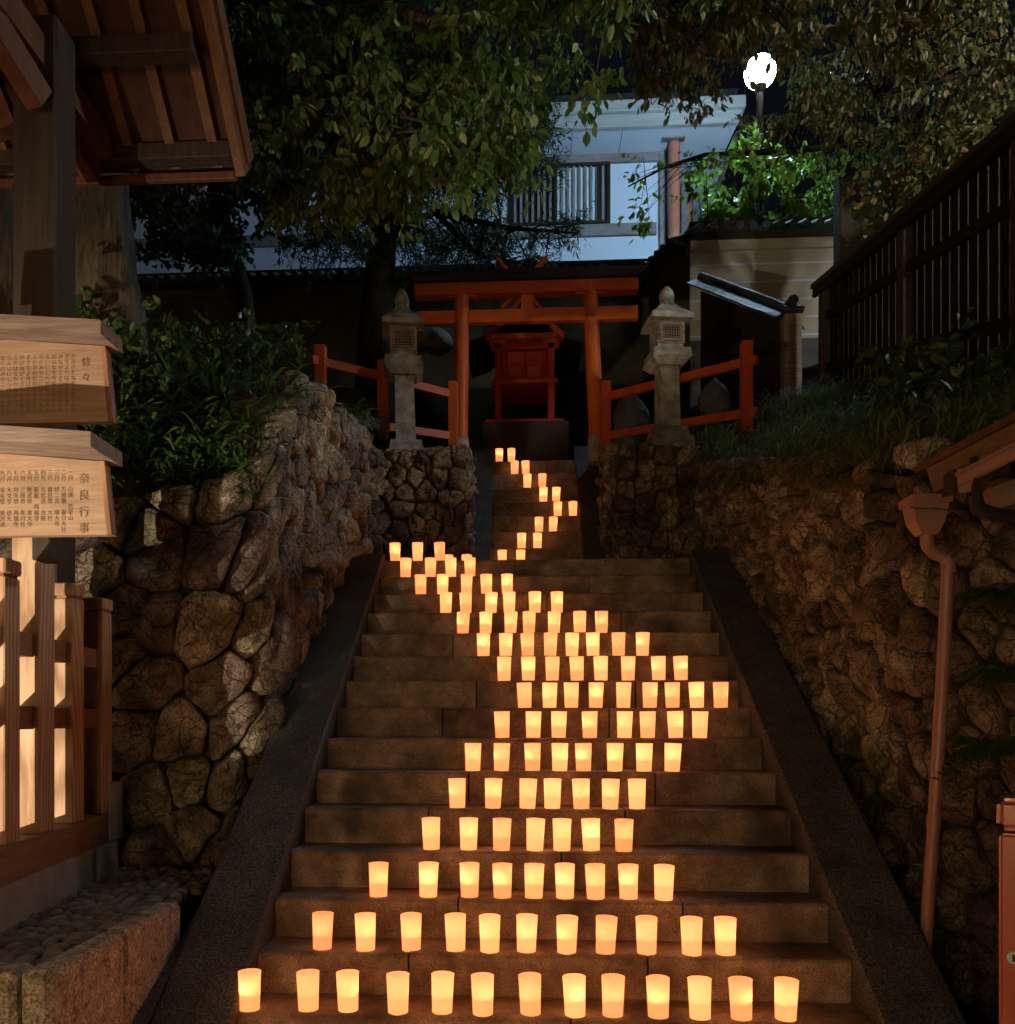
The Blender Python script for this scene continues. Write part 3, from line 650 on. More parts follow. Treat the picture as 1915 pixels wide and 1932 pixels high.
# ================================================================== SHRINE
SY = 11.3
sc_ = onY(990, 800, SY).x; px2m = SY / F
PZ = lambda py: onY(990, py, SY).z
T = thing('small_shrine', 'small red wooden shrine on a stone base behind the torii', 'shrine', (sc_, SY + 0.3, 4.72))
build('stone_base', MB().bbox(sc_ - 0.56, sc_ + 0.56, SY - 0.18, SY + 0.95, 4.6, PZ(803), 0.02), 'fencecap', T)
build('base_sill', MB().bbox(sc_ - 0.50, sc_ + 0.50, SY - 0.10, SY + 0.85, PZ(803), PZ(795), 0.005), 'shrinered', T)
hw = 0.34
for sx in (-1, 1):
    for y in (SY, SY + 0.62):
        build('post', MB().bbox(sc_ + sx * hw - 0.04, sc_ + sx * hw + 0.04, y - 0.04, y + 0.04, PZ(795), PZ(636), 0.006), 'shrinered', T)
build('floor', MB().bbox(sc_ - 0.42, sc_ + 0.42, SY - 0.07, SY + 0.72, PZ(726), PZ(718), 0.004), 'shrinered', T)
bd = build('cell', MB().bbox(sc_ - 0.30, sc_ + 0.30, SY + 0.05, SY + 0.60, PZ(718), PZ(636), 0.004), 'shrinered', T)
for sx in (-1, 1):
    dr = build('door', MB().bbox(sc_ + (0.01 if sx > 0 else -0.23), sc_ + (0.23 if sx > 0 else -0.01), SY + 0.02, SY + 0.05, PZ(712), PZ(662), 0.006), 'shrinered', T)
    build('door_panel', MB().bbox(sc_ + (0.04 if sx > 0 else -0.20), sc_ + (0.20 if sx > 0 else -0.04), SY + 0.008, SY + 0.02, PZ(708), PZ(690), 0.004), 'vermilion', dr)
build('lintel', MB().bbox(sc_ - 0.44, sc_ + 0.44, SY - 0.04, SY + 0.04, PZ(660), PZ(650), 0.005), 'shrinered', T)
build('top_beam', MB().bbox(sc_ - 0.52, sc_ + 0.52, SY - 0.045, SY + 0.045, PZ(640), PZ(630), 0.005), 'vermilion', T)
for sx in (-1, 1):
    x = sc_ + sx * hw
    build('bracket', MB().prism([(x - 0.15, PZ(642)), (x - 0.09, PZ(651)), (x + 0.09, PZ(651)), (x + 0.15, PZ(642))], 'y', SY - 0.05, SY + 0.05), 'vermilion', T)
    build('side_panel', MB().box(sc_ + sx * 0.305 - 0.004, sc_ + sx * 0.305 + 0.004, SY - 0.01, SY + 0.02, PZ(716), PZ(664)), 'white', T)
# pent roof in front and gabled main roof
rf = build('front_roof', MB().hexa([(sc_ - 0.60, SY - 0.42, PZ(626)), (sc_ + 0.60, SY - 0.42, PZ(626)), (sc_ + 0.5, SY + 0.1, PZ(608)), (sc_ - 0.5, SY + 0.1, PZ(608)),
                            (sc_ - 0.60, SY - 0.42, PZ(621)), (sc_ + 0.60, SY - 0.42, PZ(621)), (sc_ + 0.5, SY + 0.1, PZ(600)), (sc_ - 0.5, SY + 0.1, PZ(600))]), 'black', T)
build('eave_board', MB().bbox(sc_ - 0.585, sc_ + 0.585, SY - 0.41, SY - 0.38, PZ(630), PZ(625), 0.003), 'cedar_h', rf)
zr, ze = PZ(555), PZ(650)
for sx in (-1, 1):
    prof = [(0, zr), (sx * 0.26, lerp(zr, ze, 0.52)), (sx * 0.5, lerp(zr, ze, 0.85)), (sx * 0.74, ze + 0.02)]
    pl = [(sc_ + a, b) for a, b in prof] + [(sc_ + a, b - 0.05) for a, b in reversed(prof)]
    build('main_roof', MB().prism(pl, 'y', SY - 0.08, SY + 1.0), 'black', T)
    pl2 = [(sc_ + a, b - 0.004) for a, b in prof[:3]] + [(sc_ + a, b - 0.085) for a, b in reversed(prof[:3])]
    build('bargeboard', MB().prism(pl2, 'y', SY - 0.115, SY - 0.082), 'vermilion', T)
for sx in (-1, 1):
    a = onY(985 - sx * 47, 487, SY - 0.15); b = onY(985 + sx * 38, 585, SY - 0.15)
    yo = 0.022 * sx
    build('forked_finial', MB().bar(a + Vector((0, yo, 0)), b + Vector((0, yo, 0)), 0.04, 0.085, (0, 1, 0)), 'vermilion', T)

# ================================================================== ORANGE FENCES
def rail_fence(label, posts, rails_px, nm='rail_fence'):
    Tf = thing(nm, label, 'fence', posts[0][0]); tops = []
    for (b, ht) in posts:
        p = build('post', MB().bbox(b.x - 0.055, b.x + 0.055, b.y - 0.055, b.y + 0.055, b.z, b.z + ht, 0.006), 'vermilion', Tf)
        build('post_cap', MB().bbox(b.x - 0.062, b.x + 0.062, b.y - 0.062, b.y + 0.062, b.z + ht, b.z + ht + 0.012, 0.003), 'black', p)
    for (a, b) in zip(posts, posts[1:]):
        for f in rails_px:
            A = a[0] + Vector((0, 0, a[1] * f)); B = b[0] + Vector((0, 0, b[1] * f)); d = (B - A).normalized()
            build('rail', MB().bar(A - d * 0.04, B + d * 0.12, 0.05, 0.085), 'vermilion', Tf)
pr = [(onY(1143, 852, 10.1), 0.80), (onY(1408, 818, 8.75), 0.90)]
rail_fence('orange two-rail fence from the torii behind the lantern towards the black board fence', pr, (0.78, 0.22))
pl = [(onY(855, 843, 10.1), 0.75), (onY(722, 828, 9.6), 0.86), (onY(605, 800, 8.9), 0.80)]
rail_fence('orange two-rail fence from the torii into the grass bank by the trunk', pl, (0.80, 0.16))

# ================================================================== STONE LANTERNS
def stone_lantern(label, px, base_py, Y, lean):
    b = onY(px, base_py, Y); hgt = (base_py - 545) * Y / F
    k = hgt / 1.645
    Tl = thing('stone_lantern', label, 'stone lantern', b); Tl.rotation_euler = (0, 0, R(8)); c = b
    B = lambda x_, z0, z1, t=0.0, x=0: (lambda x: MB().hexa([(c.x - x, c.y - x, c.z + z0 * k), (c.x + x, c.y - x, c.z + z0 * k), (c.x + x, c.y + x, c.z + z0 * k), (c.x - x, c.y + x, c.z + z0 * k),
                                     (c.x - x + t, c.y - x + t, c.z + z1 * k), (c.x + x - t, c.y - x + t, c.z + z1 * k), (c.x + x - t, c.y + x - t, c.z + z1 * k), (c.x - x + t, c.y + x - t, c.z + z1 * k)]))(x_ * 0.93)
    def part(nm, mbs, mat='lstone', par=None):
        m = MB()
        for q in mbs: m.add(q.v, q.f)
        m.v = [v + Vector((lean * (v.z - c.z) + 0.006 * noise.noise(v * 11), 0.006 * noise.noise(v * 11 + Vector((3, 1, 0))), 0.004 * noise.noise(v * 13))) for v in m.v]
        return build(nm, m, mat, par or Tl)
    part('plinth', [B(0.26, -0.30, -0.12, 0.03), B(0.20, -0.12, 0.0, 0.02)])
    part('shaft', [B(0.118, 0.0, 0.12, 0.004), B(0.114, 0.12, 0.70, 0.004)])
    part('platform', [B(0.15, 0.70, 0.78, -0.07), B(0.22, 0.78, 0.875, 0.012)])
    part('light_chamber_foot', [B(0.15, 0.875, 0.945, 0.01)])
    ch = part('light_chamber', [B(0.155, 0.945, 1.20, 0.0)])
    # recessed lattice window on the front
    zc0, zc1 = 0.975, 1.155; y = c.y - 0.155 * 0.93
    fr = MB()
    for z in (zc0, zc1): fr.box(c.x - 0.115, c.x + 0.115, y - 0.02, y - 0.002, c.z + (z - 0.012) * k, c.z + (z + 0.012) * k)
    for x in (-0.105, 0.105): fr.box(c.x + x - 0.014, c.x + x + 0.014, y - 0.02, y - 0.002, c.z + (zc0 + 0.013) * k, c.z + (zc1 - 0.013) * k)
    win = part('window_frame', [fr], 'weathered', ch)
    part('window_recess', [MB().box(c.x - 0.09, c.x + 0.09, y - 0.004, y - 0.001, c.z + zc0 * k, c.z + zc1 * k)], 'black', ch)
    for i in range(7):
        x = c.x - 0.078 + 0.026 * i; part('lattice_bar', [MB().box(x - 0.0035, x + 0.0035, y - 0.014, y - 0.006, c.z + (zc0 + 0.012) * k, c.z + (zc1 - 0.012) * k)], 'weathered', ch)
    for i in range(5):
        z = lerp(zc0, zc1, (i + 1) / 6); part('lattice_bar', [MB().box(c.x - 0.09, c.x + 0.09, y - 0.0165, y - 0.0142, c.z + (z - 0.004) * k, c.z + (z + 0.004) * k)], 'weathered', ch)
    part('roof', [B(0.235, 1.20, 1.255, 0.0), MB().lathecap([(0.305, 0), (0.24, 0.05 * k), (0.155, 0.11 * k), (0.105, 0.16 * k)], (c.x, c.y, c.z + 1.255 * k), 4, R(45))])
    m = MB().lathecap([(0.075, 1.41 * k), (0.088, 1.44 * k), (0.062, 1.46 * k), (0.075, 1.48 * k), (0.082, 1.53 * k), (0.065, 1.59 * k), (0.02, 1.645 * k)], (c.x, c.y, c.z), 16)
    part('finial', [m]).data.polygons.foreach_set('use_smooth', [True] * 0 + [True] * len(m.f))
    return Tl
stone_lantern('weathered stone lantern standing beside the dark tree trunk and torii', 766, 838, 9.35, -0.03)
stone_lantern('weathered stone lantern standing before the black tiled board fence', 1259, 812, 9.35, -0.005)
c = onY(690, 760, 9.9); c.z = h_left(-1.8, 9.9) + 0.05
boulder('garden_rock', onY(665, 790, 9.9), (0.28, 0.22, 0.42), 'rock', 50, label='pale blue-grey garden rock behind the orange fence by the trunk', cat='rock')
boulder('garden_rock', onY(815, 640, 12.4), (0.35, 0.25, 0.22), 'rock', 51, label='pale rock on the bank seen under the torii tie beam', cat='rock')
boulder('garden_rock', onY(1350, 760, 9.9), (0.20, 0.18, 0.30), 'rock', 52, label='grey rock behind the orange fence by the black board fence', cat='rock')
boulder('garden_rock', onY(1190, 800, 10.0), (0.24, 0.2, 0.42), 'rock', 53, label='tall grey rock behind the orange fence beside the torii column', cat='rock')

# ================================================================== LEFT: FENCE, SIGNS, SHELTER
LX = lambda Y: -2.082 - 0.139 * (Y - 3.382)
T = thing('post_fence', 'low cedar post fence on a concrete plinth beside the notice boards', 'fence', (-2.2, 4.1, TZ))
def skew(Y0, Y1, z0, z1, out0, out1, b=0.0):
    return MB().hexa([(LX(Y0) - out0, Y0, z0), (LX(Y0) + out1, Y0, z0), (LX(Y1) + out1, Y1, z0), (LX(Y1) - out0, Y1, z0),
                      (LX(Y0) - out0, Y0, z1), (LX(Y0) + out1, Y0, z1), (LX(Y1) + out1, Y1, z1), (LX(Y1) - out0, Y1, z1)])
build('plinth', skew(2.6, 4.74, TZ - 0.06, 0.93, 0.20, 0.035), 'concrete', T)
build('sill_beam', skew(2.6, 4.62, 0.93, 1.085, 0.17, 0.018), 'cedar_y', T)
build('corner_block', MB().bbox(LX(4.7) - 0.16, LX(4.7) + 0.035, 4.625, 4.78, 0.932, 1.25, 0.006), 'concrete', T)
for Y, zt_ in ((3.42, 2.25), (4.152, 2.262), (4.574, 2.25)):
    x1 = LX(Y); p = build('post', MB().bbox(x1 - 0.115, x1, Y, Y + 0.115, 1.085, zt_ - 0.075, 0.005), 'post', T)
    build('post_head', MB().bbox(x1 - 0.12, x1 + 0.005, Y - 0.005, Y + 0.12, zt_ - 0.062, zt_, 0.006), 'post', p)
    build('post_neck', MB().box(x1 - 0.107, x1 - 0.008, Y + 0.008, Y + 0.107, zt_ - 0.075, zt_ - 0.062), 'cedar', p)
Y = 3.765; x1 = LX(Y)
tp = build('tall_post', MB().bbox(x1 - 0.13, x1, Y, Y + 0.13, 1.085, 2.44, 0.006), 'post', T)
for z in (1.92, 1.60):
    for a, b in ((2.7, 3.42), (3.538, 3.763), (3.897, 4.15), (4.27, 4.572)):
        build('rail', skew(a, b, z - 0.05, z + 0.05, 0.095, -0.03), 'cedar_y', T)
# strap hook on the tall post
mk = MB().tube([(x1 - 0.075, Y - 0.01, 2.43), (x1 - 0.05, Y - 0.03, 2.45), (x1 - 0.04, Y - 0.035, 2.52), (x1 - 0.055, Y - 0.03, 2.56)], 0.012, 8)
mk.bbox(x1 - 0.10, x1 - 0.03, Y - 0.012, Y - 0.001, 2.41, 2.46, 0.003)
build('hook', mk, 'metal', tp)

def text_mesh(s, size, sp=0.95):
    cu = bpy.data.curves.new('t', 'FONT'); cu.body = s; cu.size = size; cu.align_x = 'CENTER'; cu.align_y = 'TOP'; cu.space_line = sp; cu.resolution_u = 2
    to = bpy.data.objects.new('t', cu); COL.objects.link(to); bpy.context.view_layer.update()
    dg = bpy.context.evaluated_depsgraph_get(); me = bpy.data.meshes.new_from_object(to.evaluated_get(dg), depsgraph=dg)
    bpy.data.objects.remove(to); bpy.data.curves.remove(cu); me.materials.clear(); me.materials.append(M['ink']); return me
def notice(label, cx, Y, zb, zt, hw0, hw1, title, cols, tsize, csize, lip=0.085):
    Tn = thing('notice_board', label, 'notice board', (cx, Y, zb), 'notice boards')
    # board: slightly pentagonal, wider at the bottom
    pk = 0.035
    poly = [(cx - hw1, zb), (cx + hw1, zb), (cx + hw0, zt), (cx, zt + pk), (cx - hw0, zt)]
    build('board', MB().prism(poly, 'y', Y, Y + 0.035), 'board', Tn)
    build('edge_strip', MB().hexa([(cx + hw1 - 0.004, Y - 0.004, zb), (cx + hw1 + 0.014, Y - 0.004, zb), (cx + hw1 + 0.014, Y + 0.04, zb), (cx + hw1 - 0.004, Y + 0.04, zb),
                                   (cx + hw0 - 0.004, Y - 0.004, zt), (cx + hw0 + 0.014, Y - 0.004, zt), (cx + hw0 + 0.014, Y + 0.04, zt), (cx + hw0 - 0.004, Y + 0.04, zt)]), 'cedar', Tn)
    for s in (-1, 1):
        a = Vector((cx, Y - 0.02, zt + pk + 0.036)); b = Vector((cx + s * (hw0 + 0.045), Y - 0.02, zt + 0.036))
        m = MB().hexa([a + Vector((0, -lip, -0.034)), b + Vector((0, -lip, -0.034)), b + Vector((0, 0.10, -0.034)), a + Vector((0, 0.10, -0.034)),
                       a + Vector((0, -lip, 0.02)), b + Vector((0, -lip, 0.02)), b + Vector((0, 0.10, 0.02)), a + Vector((0, 0.10, 0.02))])
        build('roof_plank', m, 'weathered', Tn)
    def put(s, x, ztop, size):
        me = text_mesh(s, size, 1.45 if size > 0.04 else 1.0); o = bpy.data.objects.new('lettering', me); COL.objects.link(o); o.parent = Tn
        o.rotation_euler = (R(90), 0, 0); o.location = Vector((x, Y - 0.0022, ztop)) - WL[Tn]
    put('\n'.join(title), cx + hw0 - 0.065, zt - 0.045, tsize)
    for i, ctext in enumerate(cols):
        put('\n'.join(ctext), cx + hw0 - 0.118 - 0.0265 * i, zt - 0.030, csize)
Yb = 3.4; cxb = onY(12, 700, Yb).x
zu0, zu1 = onY(100, 797, Yb).z, onY(100, 655, Yb).z
YL = 3.2; zl0, zl1 = onY(100, 1010, YL).z, onY(100, 872, YL).z
kan = 'かきのたねをまきてよりはるのひながくさくらのはなちりぬらんいにしへのならのみやこにほふ'
cu_ = []
rk_ = random.Random(5)
for i in range(22): cu_.append([kan[(i * 7 + j) % len(kan)] for j in range(11)])
notice('upper wooden notice board with small roof, its lower half in shadow', cxb, Yb, zu0, zu1, 0.395, 0.425, '條々', cu_, 0.042, 0.0215)
ev = ['一月　山焼　若草山', '二月　万燈籠　春日大社', '三月　修二会　東大寺', '三月　春日祭　大社', '四月　文化会　会館', '五月　薪能　興福寺', '五月　聖武祭　東大寺', '六月　三枝祭　率川社', '七月　弁天祭　興福寺', '八月　大文字　送火', '九月　采女祭　猿沢池', '十月　鹿角切　大社', '十一月　正倉院展', '十二月　若宮祭　大社', '一月　大茶盛　西大寺', '二月　節分会　興福寺', '三月　花会式　薬師寺', '四月　桜祭　吉野山', '五月　団扇撒　招提寺', '六月　竹供養　大安寺', '七月　蓮華会　吉野山', '八月　燈花会　公園']
notice('lower wooden notice board with small roof listing events, fully lit', onY(10, 900, YL).x, YL, zl0, zl1, 0.372, 0.40, '奈良行事', [list(e) for e in ev], 0.043, 0.0215, 0.15)
# board post
bp = MB().bbox(-1.94 - 0.045, -1.94 + 0.03, 3.44, 3.54, 2.24, 3.0, 0.005).bbox(-1.96, -1.93, 3.236, 3.438, 2.45, 2.52, 0.004)
# shelter
T = thing('notice_shelter', 'open timber shelter with steep rafter roof over the notice boards', 'shelter', (-2.3, 4.2, TZ))
sp0, sp1 = onY(22, 600, 4.15).x, onY(105, 600, 4.15).x
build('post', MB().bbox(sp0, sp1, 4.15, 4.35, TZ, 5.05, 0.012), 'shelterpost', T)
build('board_post', bp, 'shelterpost', T)
build('board_arm', MB().bbox(-2.35, -1.70, 3.545, 3.60, 2.66, 2.73, 0.005), 'shelterpost', T)
build('board_tie', MB().bar((-2.2, 3.59, 2.9), (-2.2, 4.16, 2.9), 0.06, 0.09), 'shelterpost', T)
YE, YR = 5.0, 3.3
ze = onY(400, 335, YE).z; slp = (onY(405, 0, 4.4).z - onY(475, 340, YE).z) / 0.6
xe = onY(470, 340, YE).x
zr_ = lambda y: ze + (YE - y) * slp
X0 = -4.6
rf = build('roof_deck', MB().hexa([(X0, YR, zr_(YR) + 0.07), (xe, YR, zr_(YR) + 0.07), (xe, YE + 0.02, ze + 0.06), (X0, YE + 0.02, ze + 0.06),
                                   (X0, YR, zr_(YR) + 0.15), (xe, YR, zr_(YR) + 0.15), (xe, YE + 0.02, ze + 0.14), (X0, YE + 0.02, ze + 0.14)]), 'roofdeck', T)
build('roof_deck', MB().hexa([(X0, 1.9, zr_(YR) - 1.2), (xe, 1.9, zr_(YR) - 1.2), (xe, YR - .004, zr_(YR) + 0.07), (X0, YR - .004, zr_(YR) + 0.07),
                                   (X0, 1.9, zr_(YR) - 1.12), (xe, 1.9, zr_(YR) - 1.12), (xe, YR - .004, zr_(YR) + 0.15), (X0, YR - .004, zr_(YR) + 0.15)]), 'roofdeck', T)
for i in range(9):
    x = xe - 0.17 - 0.245 * i
    a, b = Vector((x, YR, zr_(YR) + 0.035)), Vector((x, YE - 0.02, zr_(YE - 0.02) + 0.035))
    build('rafter', MB().bar(a, b, 0.055, 0.075), 'redroof', T)
a, b = Vector((xe - 0.03, YR, zr_(YR) + 0.03)), Vector((xe - 0.03, YE, ze + 0.03))
build('bargeboard', MB().bar(a, b, 0.05, 0.19), 'redroof', T)
build('barge_trim', MB().bar(a + Vector((0.035, 0, 0.06)), b + Vector((0.035, 0, 0.06)), 0.02, 0.12), 'redroof', T)
for Yp, py0, py1, x2, mt in ((4.42, 98, 62, xe - 0.12, 'shelterpost'), (4.86, 300, 258, xe - 0.06, 'shelterpost')):
    z0_, z1_ = onY(250, py0, Yp).z, onY(250, py1, Yp).z
    build('purlin', MB().bbox(X0, x2, Yp, Yp + 0.10, z0_, min(z1_, zr_(Yp) - 0.004), 0.006), mt, T)
build('eave_board', MB().bbox(X0, xe - 0.06, YE - 0.06, YE - 0.025, ze - 0.045, ze + 0.0, 0.004), 'redroof', T)
pb = Vector(((sp0 + sp1) / 2, 4.25, 0))
build('brace', MB().bar(onY(60, 130, 4.3), onY(175, 330, 4.85), 0.09, 0.12), 'redroof', T)
build('brace', MB().bar(onY(75, 190, 4.10), onY(-60, -30, 3.7), 0.09, 0.13), 'redroof', T)
build('brace', MB().bar(onY(15, 250, 4.2), onY(-60, 60, 4.2), 0.08, 0.12), 'redroof', T)
build('tie_beam', MB().bar(onY(105, 85, 4.25), onY(-200, 85, 4.25), 0.10, 0.16), 'redroof', T)
build('tie_beam', MB().bar((pb.x, 3.3, onY(60, 110, 4.2).z), (pb.x, 4.9, onY(60, 110, 4.2).z), 0.11, 0.15), 'redroof', T)

# ================================================================== RIGHT: BOARD FENCE, EAVE, DOWNPIPE, BOX
T = thing('board_fence', 'tall dark wooden board fence climbing the grassy bank', 'fence', (3.4, 8, h_right(3.4, 8)))
FX = 3.42
ftop = lambda Y: interp(Y, [2.4, 6.0, 10.1], [4.83, 5.62, 6.52])
fbot = lambda Y: h_right(FX, Y) - 0.15
y = 3.3; i = 0
while y < 10.0:
    wd = 0.125
    zt0, zt1 = ftop(y) - 0.06, ftop(y + wd) - 0.06
    mb = MB().hexa([(FX, y, fbot(y)), (FX + 0.02, y, fbot(y)), (FX + 0.02, y + wd, fbot(y)), (FX, y + wd, fbot(y)), (FX, y, zt0), (FX + 0.02, y, zt0), (FX + 0.02, y + wd, zt1), (FX, y + wd, zt1)])
    build('plank', mb, 'darkwood', T); y += wd + 0.02
for Y in (4.2, 6.05, 7.85, 9.9):
    build('post', MB().bbox(FX - 0.10, FX - 0.003, Y, Y + 0.11, fbot(Y), ftop(Y) - 0.02, 0.006), 'capwood', T)
for f in (0.30, 0.72):
    build('rail', MB().bar((FX - 0.035, 3.3, lerp(fbot(3.3), ftop(3.3), f)), (FX - 0.035, 10.05, lerp(fbot(10.05), ftop(10.05), f)), 0.05, 0.09), 'darkwood', T)
build('cap_plank', MB().bar((FX - 0.02, 3.2, ftop(3.2)), (FX - 0.02, 10.15, ftop(10.15)), 0.24, 0.05), 'capwood', T)
build('cap_rail', MB().bar((FX - 0.10, 3.2, ftop(3.2) - 0.075), (FX - 0.10, 10.15, ftop(10.15) - 0.075), 0.04, 0.09), 'darkwood', T)

# small tiled board fence beyond the orange rails
T = thing('tiled_board_fence', 'black board fence with little tiled roof and grey end post', 'fence', onY(1420, 780, 10.9))
A, B = onY(1322, 522, 11.6), onY(1492, 585, 10.5)
for i in range(11):
    p = A.lerp(B, (i + 0.5) / 11); d = (B - A).normalized() * 0.078
    q = [p - d, p + d]; zb_ = h_right(p.x, p.y) - 0.5
    mb = MB().hexa([(q[0].x, q[0].y, zb_), (q[1].x, q[1].y, zb_), (q[1].x + .02, q[1].y + 0.02, zb_), (q[0].x + .02, q[0].y + 0.02, zb_),
                    (q[0].x, q[0].y, q[0].z - 0.18), (q[1].x, q[1].y, q[1].z - 0.18), (q[1].x + .02, q[1].y + 0.02, q[1].z - 0.18), (q[0].x + .02, q[0].y + 0.02, q[0].z - 0.18)])
    build('plank', mb, 'darkwood', T)
dv = (B - A); side = Vector((-dv.y, dv.x, 0)).normalized()
if side.y > 0: side = -side
build('ridge_tile', MB().tube([A, B], 0.055, 14), 'tile', T, smooth=True, angle=40)
for s, nm in ((1, 'roof_slope'), (-1, 'roof_slope')):
    n_ = 10
    for j, (o0, o1, dz0, dz1) in enumerate(((0.03, 0.15, -0.03, -0.085), (0.135, 0.27, -0.07, -0.15))):
        for i in range(n_):
            p0, p1 = A.lerp(B, i / n_ + 0.004), A.lerp(B, (i + 1) / n_ - 0.004)
            sd = side * s; u = Vector((0, 0, 1))
            mb = MB().hexa([p0 + sd * o0 + u * (dz0 - .02), p1 + sd * o0 + u * (dz0 - .02), p1 + sd * o1 + u * (dz1 - .02), p0 + sd * o1 + u * (dz1 - .02),
                            p0 + sd * o0 + u * dz0, p1 + sd * o0 + u * dz0, p1 + sd * o1 + u * dz1, p0 + sd * o1 + u * dz1])
            build('roof_tile', mb, 'tile', T)
ep = onY(1497, 760, 10.42)
pz = onY(1497, 590, 10.42).z
ep_ = build('end_post', MB().bbox(ep.x - 0.10, ep.x + 0.10, ep.y, ep.y + 0.18, ep.z - 0.5, pz, 0.01), 'weathered', T)
build('end_tile', MB().bbox(ep.x - 0.13, ep.x + 0.12, ep.y - 0.05, ep.y + 0.2, pz + 0.002, pz + 0.07, 0.015).tube([Vector((ep.x - 0.02, ep.y - 0.07, pz + 0.12)), Vector((ep.x - 0.02, ep.y + 0.1, pz + 0.13))], 0.06, 14), 'tile', T)

# downpipe with hopper, eave with gutter
T = thing('downpipe', 'brown plastic downpipe with hopper head before the rubble wall', 'downpipe', onY(1737, 1880, 4.0))
PYd = 4.0
P = [onY(1748, 1010, PYd - 0.03), onY(1750, 1030, PYd - 0.03), onY(1762, 1044, PYd), onY(1782, 1052, PYd), onY(1789, 1068, PYd), onY(1780, 1250, PYd), onY(1762, 1550, PYd), onY(1745, 1800, PYd), onY(1738, 1960, PYd)]
build('pipe', MB().tube(P, 0.0275, 14), 'gutter', T, smooth=True, angle=50)
for a, b in ((3, 4), (5, 6)):
    q = P[a + 1]; build('pipe_collar', MB().tube([q + (P[a + 1] - P[a + 2]).normalized() * 0.03, q - (P[a + 1] - P[a + 2]).normalized() * 0.03], 0.031, 14), 'gutter', T, smooth=True, angle=50)
hc = onY(1746, 945, PYd - 0.03); hb = onY(1748, 1010, PYd - 0.03)
hm = MB(); hh = (hc.z - hb.z)
def rect(cx, cy, z, a, b): return [(cx - a, cy - b, z), (cx + a, cy - b, z), (cx + a, cy + b, z), (cx - a, cy + b, z)]
rings = [rect(hb.x, hb.y, hb.z, .035, .035), rect(hc.x, hc.y, hb.z + hh * .35, .062, .05), rect(hc.x, hc.y, hb.z + hh * .85, .075, .06), rect(hc.x, hc.y, hb.z + hh * .86, .085, .07), rect(hc.x, hc.y, hc.z + .012, .088, .072)]
hm.add([p for r_ in rings for p in r_], [(4 * i + j, 4 * i + (j + 1) % 4, 4 * i + 4 + (j + 1) % 4, 4 * i + 4 + j) for i in range(4) for j in range(4)] + [(3, 2, 1, 0)])
build('hopper', hm, 'gutter', T)
build('strap', MB().tube([onY(1716, 957, PYd - 0.14), onY(1760, 958, PYd - 0.14), onY(1818, 966, PYd - 0.02)], 0.004, 6), 'metal', T)
T = thing('building_eave', 'timber eave corner with brown gutter projecting above the downpipe', 'eave', onY(1900, 900, 3.85))
EYd = 3.85
g0, g1 = onY(1790, 905, EYd), onY(2120, 735, EYd - 0.5)
dg_ = (g1 - g0).normalized()
gm = MB(); nn = 8; ring = []
for t_ in (0, 1):
    q = g0.lerp(g1, t_)
    for k in range(nn + 1):
        an = math.pi * k / nn; ring.append(q + Vector((0, -1, 0)) * (0.055 * math.cos(an)) + Vector((0, 0, -1)) * (0.06 * math.sin(an)))
gm.add(ring, [(k, k + 1, nn + 2 + k, nn + 1 + k) for k in range(nn)])
build('gutter', gm, 'gutter', T, smooth=True)
build('gutter_lip', MB().bar(g0 + Vector((0, -0.055, 0.004)), g1 + Vector((0, -0.055, 0.004)), 0.012, 0.014), 'gutter', T)
build('gutter_stop', MB().hexa([g0 + Vector(v) for v in ((-.006, -.06, -.065), (.006, -.06, -.065), (.006, .06, -.065), (-.006, .06, -.065), (-.006, -.06, .03), (.006, -.06, .03), (.006, .06, .03), (-.006, .06, .03))]), 'gutterdark', T)
build('fascia', MB().bar(g0 + Vector((-0.03, 0.09, 0.02)), g1 + Vector((0, 0.09, 0.02)), 0.035, 0.12), 'cedar_h', T)
build('roof_board', MB().bar(g0 + Vector((0.0, 0.19, 0.075)), g1 + Vector((0, 0.19, 0.075)), 0.24, 0.03), 'redroof', T)
rb = onY(1826, 905, EYd - 0.08)
build('rafter_end', MB().bar(rb + Vector((0.0, 0.0, 0)), rb + Vector((0.42, 0.5, 0.28)), 0.075, 0.10), 'board', T)
build('bracket', MB().bar(onY(1838, 862, EYd - 0.09), onY(1842, 955, EYd - 0.09), 0.02, 0.03, (0, 1, 0)), 'gutterdark', T)
build('outlet_pipe', MB().tube([onY(1838, 930, EYd - 0.03), onY(1845, 960, EYd), onY(1880, 972, EYd + 0.02), onY(1980, 985, EYd + 0.05)], [0.03, 0.032, 0.03, 0.03], 12), 'gutterdark', T, smooth=True, angle=50)
build('lower_beam', MB().bar(onY(1868, 945, EYd + 0.12), onY(2050, 880, EYd + 0.1), 0.10, 0.10), 'board', T)

